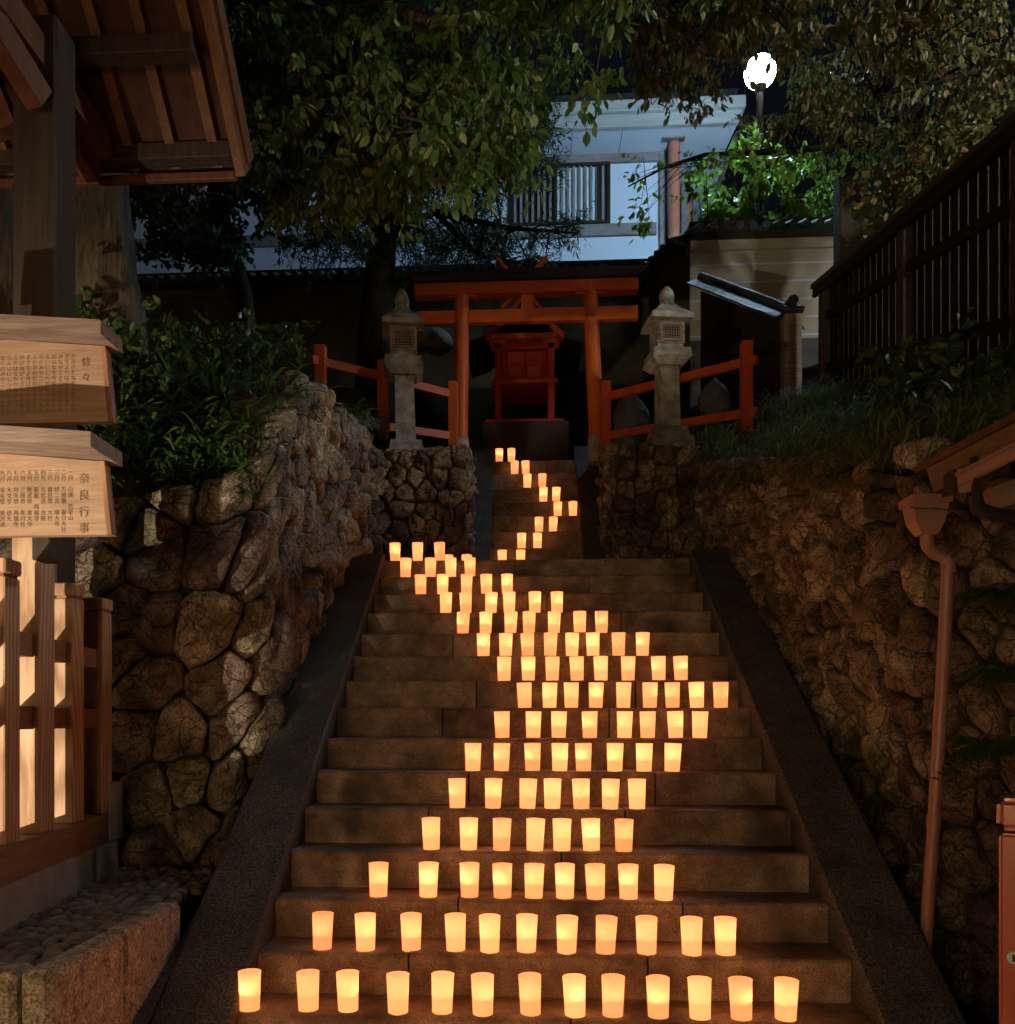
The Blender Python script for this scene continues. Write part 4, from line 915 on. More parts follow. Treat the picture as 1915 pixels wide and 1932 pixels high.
T = thing('cabinet_box', 'glossy rust-red metal cabinet with lid, lock and arched opening', 'cabinet', (onY(1884, 1700, 2.4).x, 2.4, 0))
T.rotation_euler = (0, 0, R(-33))
BY = 2.4
bx0 = onY(1884, 1700, BY).x; bw = 0.46
zl = onY(1886, 1572, BY).z; zt_ = onY(1886, 1520, BY).z
bm = bmesh.new()
def rbox(name, x0, x1, y0, y1, z0, z1, b, mat, par, seg=3):
    bm = bmesh.new(); bmesh.ops.create_cube(bm, size=1)
    for v in bm.verts: v.co = Vector(((x0 + x1) / 2 + v.co.x * (x1 - x0), (y0 + y1) / 2 + v.co.y * (y1 - y0), (z0 + z1) / 2 + v.co.z * (z1 - z0)))
    bmesh.ops.bevel(bm, geom=bm.edges[:], offset=b, segments=5, affect='EDGES'); bm.verts.index_update()
    m = MB().add([v.co.copy() for v in bm.verts], [tuple(v.index for v in f.verts) for f in bm.faces]); bm.free()
    return build(name, m, mat, par, smooth=True, angle=60)
rbox('lid', bx0 - 0.006, bx0 + bw + 0.006, BY - 0.006, BY + 0.42, zl + 0.007, zt_ + 0.02, 0.018, 'redbox', T)
bd = rbox('body', bx0, bx0 + bw, BY, BY + 0.41, 0.06, zl, 0.009, 'redbox', T)
lk = onY(1905, 1803, BY)
build('lock', MB().tube([(bx0 + 0.035, BY + 0.004, lk.z), (bx0 + 0.035, BY - 0.008, lk.z)], [0.017, 0.016], 18), 'metal', bd, smooth=True, angle=40)
build('keyhole', MB().box(bx0 + 0.032, bx0 + 0.038, BY - 0.0105, BY - 0.0075, lk.z - 0.009, lk.z + 0.009), 'black', bd)
oz = onY(1905, 1850, BY).z
mb = MB(); pts = [(bx0 + 0.045, 0.25), (bx0 + bw - 0.045, 0.25), (bx0 + bw - 0.045, oz - 0.05), (bx0 + bw - 0.10, oz), (bx0 + 0.075, oz), (bx0 + 0.045, oz - 0.05)]
build('arched_opening', MB().prism(pts, 'y', BY - 0.003, BY + 0.01), 'black', bd)
pts2 = [(bx0 + 0.032, 0.24), (bx0 + 0.045, 0.24), (bx0 + 0.045, oz - 0.052), (bx0 + 0.075, oz + 0.001), (bx0 + 0.07, oz + 0.014), (bx0 + 0.032, oz - 0.045)]
build('opening_rim', MB().prism(pts2, 'y', BY - 0.012, BY - 0.0005), 'redbox', bd)
for x in (bx0 + 0.05, bx0 + bw - 0.05):
    build('foot', MB().bbox(x - 0.03, x + 0.03, BY + 0.05, BY + 0.36, 0.0, 0.062, 0.006), 'gutterdark', T)

# ================================================================== BACKGROUND WALLS AND BUILDING
def plaster_wall(label, A, B, zcap, zpl, zfoot, lines, tiles, cap=0.0):
    """tile-capped plaster wall between two plan points; zcap top of plaster, zpl its foot, then a dark base"""
    A, B = Vector(A), Vector(B); d = (B - A); L = d.length; d.normalize(); n = Vector((d.y, -d.x, 0)) * 1.0
    if n.y > 0 or (abs(n.y) < 0.3 and n.x > 0): n = -n
    Tw = thing('plaster_wall', label, 'plaster wall', ((A.x + B.x) / 2, (A.y + B.y) / 2, zfoot))
    u = Vector((0, 0, 1))
    def sl(o0, o1, z0, z1, s0=0.0, s1=1.0):
        a, b = A + d * (L * s0), A + d * (L * s1)
        return MB().hexa([a + n * o0 + u * z0, b + n * o0 + u * z0, b + n * o1 + u * z0, a + n * o1 + u * z0, a + n * o0 + u * z1, b + n * o0 + u * z1, b + n * o1 + u * z1, a + n * o1 + u * z1])
    pm = 'plaster' if lines else 'shadeplaster'
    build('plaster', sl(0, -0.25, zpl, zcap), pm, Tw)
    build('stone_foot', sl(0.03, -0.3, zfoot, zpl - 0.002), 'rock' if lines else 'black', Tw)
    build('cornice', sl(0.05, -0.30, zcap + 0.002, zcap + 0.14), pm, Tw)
    for i in range(lines):
        z = lerp(zcap, zpl, (i + 0.75) / lines); build('white_line', sl(0.004, -0.001, z - 0.012, z + 0.012), 'white', Tw)
    build('roof_bed', MB().add(sl(0.26, -0.5, zcap + 0.142, zcap + 0.19).v, sl(0, 1, 0, 1).f), 'tile', Tw)
    build('ridge', sl(-0.03, -0.2, zcap + 0.30, zcap + 0.46), 'tile', Tw)
    nt_ = tiles
    for i in range(nt_):
        c = A + d * (L * (i + 0.5) / nt_)
        build('round_tile', MB().tube([c + n * 0.30 + u * (zcap + 0.205), c - n * 0.05 + u * (zcap + 0.36)], [L / nt_ * 0.30] * 2, 10), 'tile', Tw, smooth=True, angle=50)
        build('flat_tile', MB().add(*(lambda a, b: ([a + n * 0.27 + u * (zcap + 0.195), b + n * 0.27 + u * (zcap + 0.195), b - n * 0.03 + u * (zcap + 0.33), a - n * 0.03 + u * (zcap + 0.33)] + [a + n * 0.27 + u * (zcap + 0.215), b + n * 0.27 + u * (zcap + 0.215), b - n * 0.03 + u * (zcap + 0.35), a - n * 0.03 + u * (zcap + 0.35)], [(3, 2, 1, 0), (4, 5, 6, 7), (0, 1, 5, 4), (1, 2, 6, 5), (2, 3, 7, 6), (3, 0, 4, 7)]))(A + d * (L * i / nt_ + 0.003), A + d * (L * (i + 1) / nt_ - 0.003))), 'tile', Tw)
    return Tw
YF, YB = 12.7, 14.0
zc_ = onY(1400, 455, YF).z - 0.14; zp_ = onY(1400, 642, YF).z
xa, xb = onY(1302, 500, YF).x, onY(1572, 500, YF).x
plaster_wall('ochre plaster wall with white lines and tile cap, tree shadows across it', (xa, YF, 0), (xb + 0.9, YF, 0), zc_, zp_, 5.0, 5, 16)
zcb = onY(600, 552, YB).z; zpb = onY(600, 735, YB).z
xc = onY(1205, 520, YB).x
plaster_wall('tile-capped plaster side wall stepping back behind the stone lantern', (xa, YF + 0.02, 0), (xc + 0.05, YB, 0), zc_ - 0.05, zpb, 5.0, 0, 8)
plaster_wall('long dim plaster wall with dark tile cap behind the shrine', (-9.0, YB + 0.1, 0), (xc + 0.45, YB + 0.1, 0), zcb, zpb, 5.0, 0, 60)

# white building
WY = 20.0; T = thing('white_hall', 'white plastered hall with grey timber frame and lattice window behind the trees', 'building', (0, WY, 9))
zs = onY(1100, 296, WY).z
def Z(py, Y=WY): return onY(1100, py, Y).z
def X(px, Y=WY, py=400): return onY(px, py, Y).x
xw0, xw1 = -14.0, X(1250)
build('wall', MB().box(xw0, xw1, WY, WY + 4.0, 8.5, zs - 0.004), 'white', T)
build('top_beam', MB().bbox(xw0, xw1 + 0.02, WY - 0.09, WY - 0.001, Z(312), Z(291) - 0.01, 0.01), 'grey', T)
build('middle_beam', MB().bbox(xw0, xw1 - 0.14, WY - 0.09, WY - 0.001, Z(449), Z(427), 0.01), 'grey', T)
build('corner_post', MB().bbox(X(1243), X(1258), WY - 0.11, WY - 0.0915, 8.5, Z(292), 0.005), 'grey', T)
for px in (380, 640, 870): build('wall_post', MB().bbox(X(px) - 0.1, X(px) + 0.1, WY - 0.075, WY - 0.002, Z(426), Z(313), 0.01), 'grey', T)
wn = build('window', MB().box(X(965), X(1150), WY - 0.03, WY - 0.002, Z(425), Z(314)), 'black', T)
build('window_backing', MB().box(X(1050), X(1128), WY - 0.036, WY - 0.031, Z(421), Z(318)), 'white', wn)
for px in (965, 1048, 1128, 1148): build('window_stile', MB().box(X(px) - 0.035, X(px) + 0.035, WY - 0.10, WY - 0.04, Z(425), Z(312)), 'darkwood', wn)
for py in (424, 315): build('window_rail', MB().box(X(965), X(1150), WY - 0.115, WY - 0.102, Z(py) - 0.035, Z(py) + 0.035), 'darkwood', wn)
for i in range(16):
    px = 972 + i * 11; build('lattice_bar', MB().box(X(px) - 0.028, X(px) + 0.028, WY - 0.095, WY - 0.045, Z(421), Z(318)), 'grey', wn)
for px, Yc in ((1272, 19.6), (1297, 21.6)):
    c = onY(px, 400, Yc); build('column', MB().tube([(c.x, Yc, 8.5), (c.x, Yc, zs - 0.0)], 0.13, 18), 'redcol', T, smooth=True, angle=40)
xs0, xs1 = xw0 - 1.6, onY(1392, 248, 19.1).x
build('wall', MB().box(xw1 + 0.6, xw1 + 0.75, 21.0, 26, 8.5, zs - 0.01), 'grey', T)
build('soffit', MB().box(xs0, xs1, 19.1, 27, zs, zs + 0.05), 'white', T)
for px in (1080, 1175): 
    a = onY(px, 247, 19.12); build('soffit_joint', MB().box(a.x - 0.008, a.x + 0.008, 19.12, 19.98, zs - 0.006, zs - 0.001), 'grey', T)
lz = onY(1270, 262, 19.5); lt = build('soffit_light', MB().box(lz.x - 0.25, lz.x + 0.25, 19.40, 19.52, zs - 0.04, zs - 0.001), 'metal', T)
build('fascia', MB().bbox(xs0, xs1 + 0.06, 18.98, 19.098, zs - 0.03, Z(218, 19.0), 0.01), 'fascia', T)
build('gutter_line', MB().box(xs0, xs1 + 0.08, 18.93, 18.975, Z(219, 19.0), Z(215, 19.0)), 'black', T)
build('roof_edge', MB().bbox(xs0, xs1 + 0.12, 18.86, 19.4, Z(214, 18.9), Z(192, 18.9), 0.02), 'fascia', T)
build('side_fascia', MB().bbox(xs1, xs1 + 0.1, 19.1, 27, zs - 0.06, zs + 0.4, 0.01), 'grey', T)
build('roof', MB().hexa([(xs0, 19.0, zs + 0.7), (xs1, 19.0, zs + 0.7), (xs1, 27, zs + 0.7), (xs0, 27, zs + 0.7), (xs0 + 2, 23, zs + 2.0), (xs1 - 2, 23, zs + 2.0), (xs1 - 2, 23.2, zs + 2.0), (xs0 + 2, 23.2, zs + 2.0)]), 'tile', T)

# ================================================================== LAMPS
def globe_lamp(label, c, r, power, zfoot, colr=(0.52, 0.80, 1.0)):
    Tg = thing('street_lamp', label, 'street lamp', (c.x, c.y, zfoot), 'globe street lamps')
    prof = [(r * math.sin(math.pi * k / 14), -r * math.cos(math.pi * k / 14)) for k in range(1, 14)]
    m = MB().lathecap(prof, (c.x, c.y, c.z), 24); build('globe', m, 'globe', Tg, smooth=True)
    build('collar', MB().tube([(c.x, c.y, c.z - r - 0.10), (c.x, c.y, c.z - r + 0.012)], [0.06, 0.11], 14), 'gutterdark', Tg)
    build('pole', MB().tube([(c.x, c.y, zfoot), (c.x, c.y, c.z - r - 0.09)], [0.085, 0.055], 12), 'gutterdark', Tg, smooth=True, angle=50)
    L = bpy.data.lights.new('lamp_light', 'POINT'); L.energy = power; L.color = colr; L.shadow_soft_size = r * 1.04
    lo = bpy.data.objects.new('lamp_light', L); COL.objects.link(lo); lo.parent = Tg; lo.location = (0, 0, c.z - zfoot)
c = onY(1434, 136, 14.6); globe_lamp('white globe street lamp shining through the leaves above the plaster wall', c, 0.25, 11000, 5.5)
globe_lamp('white globe street lamp beyond the dark board fence', Vector((6.8, 5.2, 7.5)), 0.20, 9500, 4.0, (1.0, 0.97, 0.88))

FLX, FLY, FLZ = -2.75, 0.6, 0.78
T = thing('floodlight', 'small ground floodlight with added side visor aimed up at the notice boards', 'floodlight', (FLX, FLY, 0))
build('stake', MB().bbox(FLX - 0.03, FLX + 0.03, FLY - 0.11, FLY - 0.05, 0.0, 0.66, 0.005), 'gutterdark', T)
build('housing', MB().bbox(FLX - 0.10, FLX + 0.10, FLY - 0.16, FLY - 0.04, 0.66, 0.88, 0.01), 'gutterdark', T)
vx, vt = 0.25 * math.tan(R(14.7)), math.tan(R(23))
vp = [(vx + 0.012, 0.03), (vx + 0.004, 0.03), (vx, 0.25), (vx + 0.008, 0.25)]
build('blocker', MB().hexa([(FLX + a_, FLY + b_, FLZ - 0.2) for a_, b_ in vp] + [(FLX + a_, FLY + b_, FLZ + math.hypot(a_, b_) * vt) for a_, b_ in vp]), 'gutterdark', T)  # added plate out of view, keeps the flood beam off the stairs
L = bpy.data.lights.new('flood_light', 'SPOT'); L.energy = 800; L.color = (1.0, 0.82, 0.60); L.spot_size = R(70); L.spot_blend = 0.75; L.shadow_soft_size = 0.012
lo = bpy.data.objects.new('flood_light', L); COL.objects.link(lo); lo.parent = T
src = Vector((FLX, FLY, FLZ)); aim = Vector((-2.2, 4.1, 1.75)); lo.location = src - WL[T]
lo.rotation_euler = (aim - src).to_track_quat('-Z', 'Y').to_euler()

# dark post and cables beyond the fence
T = thing('timber_pole', 'dark square timber pole rising behind the board fence', 'pole', onY(1606, 470, 11.2))
a = onY(1585, 470, 11.2); b = onY(1626, 470, 11.2)
build('shaft', MB().bbox(a.x, b.x, 11.2, 11.45, 5.2, onY(1606, 290, 11.2).z, 0.01), 'shelterpost', T)
build('head', MB().bbox(a.x - 0.04, b.x + 0.04, 11.16, 11.49, onY(1606, 290, 11.2).z, onY(1606, 276, 11.2).z, 0.01), 'shelterpost', T)
for q in ((1640, 290, 1735, 20), (1668, 290, 1765, 20)):
    p0, p1 = onY(q[0], q[1], 11.3), onY(q[2], q[3], 9.5)
    build('overhead_cable', MB().tube([p0 + Vector((0, 0, -0.3)), p0, p0.lerp(p1, 0.5) - Vector((0, 0, 0.05)), p1, p1 + (p1 - p0) * 1.5], 0.010, 6), 'metal',
          label='thin overhead cable from the timber pole, %s the fence' % ('farther from' if q[0] == 1640 else 'nearer'), cat='cable', group='overhead cables')

# ================================================================== SHOP FRONT BEHIND THE VIEWER (lit lattice windows, mirrored in the cabinet)
T = thing('shop_front', 'dark timber shop front with warm lit lattice windows facing the steps', 'shop', (-2.2, -3.4, 0))
build('wall', MB().box(-8.2, 0.9, -3.9, -3.4, 0, 3.6), 'shelterpost', T)
M['lit'] = emit_mat('lit_window', (1.0, 0.62, 0.31), 11.5)
for i in range(6):
    x = -7.6 + i * 1.35
    wn = build('window', MB().box(x, x + 0.95, -3.398, -3.38, 0.75, 2.25), 'lit', T)
    for k in range(8): build('lattice_bar', MB().box(x + 0.10 + k * 0.105, x + 0.13 + k * 0.105, -3.375, -3.34, 0.75, 2.25), 'darkwood', wn)
    for z in (0.72, 1.48, 2.25): build('window_rail', MB().box(x - 0.04, x + 0.99, -3.338, -3.31, z, z + 0.06), 'darkwood', wn)
build('roof', MB().hexa([(-8.6, -4.4, 3.9), (1.3, -4.4, 3.9), (1.3, -2.6, 3.3), (-8.6, -2.6, 3.3), (-8.6, -4.4, 4.0), (1.3, -4.4, 4.0), (1.3, -2.6, 3.4), (-8.6, -2.6, 3.4)]), 'tile', T)

# ================================================================== PLANTS
import numpy as np
def leaf_mesh(name, P, D, N, L, Wd, mat, parent=None, curl=0.0, shape=0, **kw):
    """many leaves as one mesh: P bases, D directions, N rough normals, L lengths, Wd half widths"""
    P, D, N = np.array(P, float), np.array(D, float), np.array(N, float); L = np.array(L, float)[:, None]; Wd = np.array(Wd, float)[:, None]
    D /= np.linalg.norm(D, axis=1)[:, None] + 1e-9; Sd = np.cross(D, N); Sd /= np.linalg.norm(Sd, axis=1)[:, None] + 1e-9; U = np.cross(Sd, D)
    n = len(P)
    if shape == 0:      # pointed oval, folded along its spine
        pts = [(0, 0, 0), (0.28, 0.85, 0.12), (0.62, 0.9, 0.14), (1, 0, -0.1), (0.62, -0.9, 0.14), (0.28, -0.85, 0.12)]; fs = [(0, 1, 2, 3), (0, 3, 4, 5)]
    else:               # blade that arches over
        pts = [(0, 0.7, 0), (0, -0.7, 0), (0.4, -1, 0.0), (0.4, 1, 0.0), (0.75, -0.7, 0), (0.75, 0.7, 0), (1, 0, 0)]; fs = [(0, 1, 2, 3), (3, 2, 4, 5), (5, 4, 6)]
    V = []
    for (a, s, u) in pts:
        q = P + D * (L * a) + Sd * (Wd * s) + U * (Wd * u)
        if curl: q[:, 2:3] -= curl * L * a * a
        V.append(q)
    k = len(pts); V = np.stack(V, 1).reshape(-1, 3)
    org = WL[parent] if parent is not None else Vector((float(V[:, 0].mean()), float(V[:, 1].mean()), float(V[:, 2].min())))
    V = V - np.array(org)
    me = bpy.data.meshes.new(name); faces = [tuple(i * k + j for j in f) for i in range(n) for f in fs]
    me.from_pydata(V.tolist(), [], faces); me.materials.append(M[mat])
    o = bpy.data.objects.new(name, me); COL.objects.link(o)
    if parent is not None: o.parent = parent
    else: o.location = org
    WL[o] = Vector(org); return props(o, **kw)
rp = np.random.default_rng(4)
def zone_pts(zones):
    out = []
    for (x0, x1, y0, y1, Y0, Y1, n) in zones:
        for _ in range(n):
            out.append(onY(rp.uniform(x0, x1), rp.uniform(y0, y1), rp.uniform(Y0, Y1)))
    return out
def clusters(cs, per, spread, ln, wd, droop=0.6, flat=0.5):
    P, D, N, L, Wd = [], [], [], [], []
    for c in cs:
        m = max(3, int(per * rp.uniform(0.5, 1.4))); sp = spread * rp.uniform(0.6, 1.3)
        # leaves along a few drooping twigs
        tw = [rp.normal(0, 1, 3) * np.array([1, 1, 0.5]) + np.array([0, 0, -droop]) for _ in range(max(2, m // 9))]
        for i in range(m):
            t = tw[i % len(tw)]; t = t / np.linalg.norm(t); f = rp.uniform(0.1, 1.0)
            p = np.array(c) + t * sp * f + rp.normal(0, 0.02, 3)
            d = t * 0.6 + rp.normal(0, 0.6, 3) + np.array([0, 0, -droop]); nn = rp.normal(0, 0.7, 3) + np.array([0, 0, 1.0])
            P.append(p); D.append(d); N.append(nn); s = rp.uniform(0.45, 1.3); L.append(ln * s); Wd.append(wd * s * rp.uniform(0.8, 1.15))
    return P, D, N, L, Wd
def twig_net(mb, anchors, cs, r0=0.012, far=99):
    A = np.array([tuple(a) for a in anchors])
    for c in cs:
        d = np.linalg.norm(A - np.array(c), axis=1)
        if d.min() > far: continue
        a = Vector(A[int(np.argsort(d)[min(len(d) - 1, int(rp.integers(0, 4)))])]); c = Vector(c)
        m_ = a.lerp(c, 0.5) + Vector((0, 0, 0.08 * d.min()))
        mb.tube([a, m_, c], [r0, r0 * 0.7, r0 * 0.35], 4, False)
def tree(name, label, trunk_pts, trunk_r, limb_list, zones, per, spread, ln, wd, leafm, barkm, droop=0.6, keep=None, twig=0.012, rough=0.0, group=None):
    T = thing(name, label, 'tree', trunk_pts[0], group)
    pts = []; rr = []
    for i in range(len(trunk_pts) - 1):
        for k in range(5):
            pts.append(Vector(trunk_pts[i]).lerp(Vector(trunk_pts[i + 1]), k / 5)); rr.append(lerp(trunk_r[i], trunk_r[i + 1], k / 5))
    pts.append(Vector(trunk_pts[-1])); rr.append(trunk_r[-1])
    mb = MB().tube(pts, rr, 28 if rough else 12)
    if rough:
        cen = pts
        mb.v = [v + (v - min(cen, key=lambda c: (c - v).length_squared)).normalized() * (rough * (noise.noise(Vector((v.x * 5, v.y * 5, v.z * 1.1))) + 0.6 * noise.noise(Vector((v.x * 13, v.y * 13, v.z * 2.5))))) for v in mb.v]
    build('trunk', mb, barkm, T, smooth=True)
    cs = zone_pts(zones)
    if keep: cs = [c for c in cs if keep(*proj(c))]
    anchors = [pts[-1]]
    for lp, lr in limb_list:
        build('limb', MB().tube(lp, lr, 8), barkm, T, smooth=True)
        for a, b in zip(lp, lp[1:]): anchors += [Vector(a).lerp(Vector(b), t) for t in (0.15, 0.3, 0.45, 0.6, 0.75, 0.9, 1)]
    tw = MB(); twig_net(tw, anchors, cs, twig); build('twigs', tw, barkm, T, kind='stuff')
    leaf_mesh('crown', *clusters(cs, per, spread, ln, wd, droop), leafm, T)
    return T
O = onY
# big broadleaf tree whose trunk stands behind the notice boards
tree('camphor_tree', 'big old broadleaf tree with lit pale trunk behind the notice boards',
     [O(200, 760, 7.0), O(196, 640, 7.0), O(182, 520, 7.0), O(178, 340, 7.0), O(200, 120, 7.0), O(260, -60, 6.9)], [0.40, 0.33, 0.30, 0.27, 0.24, 0.2],
     [([O(200, 120, 7), O(420, 20, 6.8), O(640, -20, 6.6), O(860, 60, 6.5)], [0.13, 0.10, 0.07, 0.03]), ([O(260, -60, 6.9), O(560, -150, 6.4), O(900, -120, 6.2), O(1200, -90, 6.2)], [0.14, 0.10, 0.06, 0.03]),
      ([O(420, 20, 6.8), O(560, 160, 6.5), O(690, 280, 6.3)], [0.06, 0.04, 0.02])],
     [(400, 1010, -150, 120, 5.6, 7.6, 110), (430, 1000, 110, 250, 5.6, 7.6, 95), (470, 930, 230, 340, 5.8, 7.4, 52), (520, 770, 320, 385, 5.8, 7.2, 18), (900, 1000, 230, 320, 6, 7, 9),
      (1000, 1330, -140, 20, 5.6, 7.6, 30), (1050, 1130, 40, 150, 6, 7.2, 6)], 62, 0.26, 0.088, 0.024, 'leafA', 'bark', 0.7, rough=0.05)
build('old_tree', MB().tube([O(8, 760, 7.3), O(0, 600, 7.3), O(-10, 340, 7.3), O(-60, 60, 7.3)], [0.30, 0.24, 0.2, 0.16], 20), 'bark', smooth=True, label='lit pale trunk partly hidden by the shelter post', cat='tree')
# podocarpus in front of the white hall
tree('podocarpus_tree', 'dark narrow-leaved evergreen with black trunk before the white hall',
     [O(705, 800, 12.0), O(710, 600, 12.0), O(722, 450, 12.0), O(735, 300, 12.0), O(760, 150, 12.0)], [0.30, 0.23, 0.19, 0.15, 0.08],
     [([O(722, 450, 12), O(820, 400, 11.7), O(960, 430, 11.6), O(1090, 440, 11.5)], [0.08, 0.05, 0.03, 0.012]), ([O(735, 300, 12), O(850, 330, 11.7), O(980, 300, 11.6)], [0.08, 0.05, 0.02]),
      ([O(735, 330, 12), O(640, 420, 11.8), O(580, 470, 11.7)], [0.06, 0.04, 0.015]), ([O(760, 150, 12), O(900, 200, 12), O(1020, 190, 12)], [0.07, 0.04, 0.02]), ([O(820, 400, 11.7), O(900, 480, 11.6), O(1000, 500, 11.5)], [0.04, 0.03, 0.01])],
     [(540, 740, 400, 500, 11.3, 12.8, 62), (640, 960, 320, 470, 11.3, 12.8, 190), (760, 1040, 440, 515, 11.2, 12.6, 100), (860, 1050, 240, 350, 11.3, 12.8, 85), (950, 1045, 140, 260, 11.5, 12.8, 48), (1000, 1100, 400, 470, 11.3, 12, 12),
      (640, 900, 100, 320, 11.5, 13, 60)], 46, 0.26, 0.105, 0.0075, 'leafB', 'darkbark', 0.15)
# dark tree at the back left
tree('evergreen_tree', 'dark dense evergreen with slanting trunk over the long plaster wall',
     [O(478, 760, 13.2), O(470, 640, 13.2), O(462, 560, 13.2), O(440, 480, 13.2), O(400, 340, 13.2)], [0.15, 0.13, 0.12, 0.11, 0.08],
     [([O(440, 480, 13.2), O(340, 420, 13.0), O(270, 400, 13)], [0.06, 0.04, 0.02]), ([O(400, 340, 13.2), O(500, 380, 13), O(560, 400, 13)], [0.06, 0.04, 0.02])],
     [(230, 560, 250, 440, 12.4, 13.7, 130), (280, 460, 430, 500, 12.4, 13.6, 34)], 70, 0.36, 0.11, 0.03, 'leafB', 'darkbark', 0.3)
# overhanging tree from beyond the board fence
def keepC(x, y): return math.hypot(x - 1434, y - 136) > 80
br_ = [Vector((5.55, 8.6, 7.9)), O(1860, 250, 9.6), O(1750, 262, 10.4), O(1600, 272, 10.5), O(1480, 286, 10.6), O(1330, 292, 10.6), O(1250, 318, 10.6), O(1185, 352, 10.6)]
tree('cherry_tree', 'overhanging tree with brownish autumn leaves rising beyond the board fence',
     [Vector((5.40, 8.7, 4.6)), Vector((5.36, 8.6, 5.9)), Vector((5.30, 8.6, 7.15)), Vector((5.55, 8.6, 7.9)), Vector((5.8, 8.5, 9.2))], [0.2, 0.10, 0.075, 0.05, 0.045],
     [(br_, [0.07, 0.06, 0.05, 0.045, 0.035, 0.025, 0.015, 0.008]), ([Vector((5.8, 8.5, 9.2)), O(1800, -40, 8.4), O(1500, -20, 7.8), O(1280, -10, 7.6)], [0.10, 0.07, 0.05, 0.03]),
      ([Vector((5.3, 8.6, 7.1)), Vector((4.95, 8.6, 8.0)), O(1850, 130, 8.2), O(1650, 180, 7.8)], [0.06, 0.05, 0.04, 0.02])],
     [(1330, 1930, -140, 110, 6.6, 8.8, 120), (1500, 1930, 100, 240, 10, 11.8, 110), (1200, 1420, -80, 90, 6.6, 8.2, 34), (1225, 1420, 60, 180, 7.6, 8.8, 20), (1440, 1530, 130, 240, 10, 11.5, 18), (1700, 1930, 180, 270, 9.4, 10.4, 14), (1395, 1475, 178, 235, 10, 11, 9)],
     58, 0.27, 0.082, 0.021, 'leafC', 'darkbark', 0.9, keep=keepC)
# fresh leaves along the long thin branch
cs = zone_pts([(1190, 1330, 290, 370, 10.5, 10.8, 9), (1330, 1720, 262, 320, 10.3, 10.8, 40), (1180, 1290, 370, 440, 10.5, 10.7, 5), (1225, 1300, 60, 150, 9.5, 10, 8)])
T = thing('cherry_spray', 'thin leafy spray of fresh green leaves crossing before the white hall', 'branch', O(1330, 300, 10.6))
tw = MB(); twig_net(tw, [Vector(b).lerp(Vector(c_), t) for b, c_ in zip(br_[1:], br_[2:]) for t in (0, .5)], cs, 0.006, 0.8); build('twigs', tw, 'darkbark', T, kind='stuff')
leaf_mesh('leaves', *clusters(cs, 17, 0.26, 0.085, 0.022, 0.9), 'leafD', T)
# lit shrubs behind the plaster wall
for i, (z, per, lb) in enumerate([((1316, 1368, 320, 425, 13.3, 13.8, 16), 16, 'bright green broad-leaved shrub sprouting at the corner of the plaster wall'),
                      ((1395, 1512, 262, 425, 13.3, 14.0, 44), 20, 'tall bright green broad-leaved shrub under the globe lamp'),
                      ((1522, 1582, 318, 425, 13.4, 14.0, 22), 26, 'pale green small-leaved shrub against the dark timber pole')]):
    T = thing('shrub', lb, 'shrub', O((z[0] + z[1]) / 2, 560, 13.6), 'shrubs behind the plaster wall')
    cs = zone_pts([z]); st_ = MB()
    ba = Vector(WL[T])
    for q in cs[::3]: st_.tube([ba + Vector((rp.uniform(-.2, .2), 0, 0)), ba.lerp(Vector(q), 0.6), Vector(q)], [0.014, 0.01, 0.005], 5)
    build('stems', st_, 'darkbark', T)
    s_ = 0.15 if i < 2 else 0.07
    leaf_mesh('foliage', *clusters(cs, per, 0.22, s_, s_ * 0.36, 0.2), 'leafD', T)
for z, lb in (((1700, 1915, 660, 800, 5.0, 5.9, 34), 'dim leafy bush on the grass bank before the board fence'), ((110, 330, 570, 780, 5.7, 6.8, 34), 'dark leafy bush in front of the pale trunk'), ((300, 560, 600, 740, 6.4, 7.6, 40), 'dark leafy bush above the boulder wall before the slanting trunk')):
    T = thing('bush', lb, 'bush', O((z[0] + z[1]) / 2, z[3] + 40, (z[4] + z[5]) / 2), 'bushes on the bank')
    cs = zone_pts([z]); st_ = MB(); ba = Vector(WL[T])
    for q in cs[::3]: st_.tube([ba, ba.lerp(Vector(q), 0.6), Vector(q)], [0.012, 0.008, 0.004], 5)
    build('stems', st_, 'darkbark', T); leaf_mesh('foliage', *clusters(cs, 34, 0.24, 0.085, 0.022, 0.3), 'leafE', T)
# shrub above the board fence
T = thing('shrub', 'dim olive shrub leaning over the cap of the board fence', 'shrub', O(1780, 560, 9.2), 'shrubs behind the board fence')
cs = zone_pts([(1620, 1700, 360, 470, 8.9, 10.2, 18), (1680, 1790, 290, 390, 8.6, 10, 24), (1760, 1915, 230, 300, 7.6, 9.4, 26), (1640, 1700, 250, 330, 9, 10, 6)])
cs = [c for c in cs if c.x > FX + 0.12]
st_ = MB()
for q in cs[::3]: st_.tube([Vector((q.x + 0.15, q.y + 0.1, h_right(q.x, q.y))), Vector(q)], [0.012, 0.004], 4)
build('stems', st_, 'darkbark', T); leaf_mesh('foliage', *clusters(cs, 26, 0.24, 0.10, 0.034, 0.4), 'leafC', T)

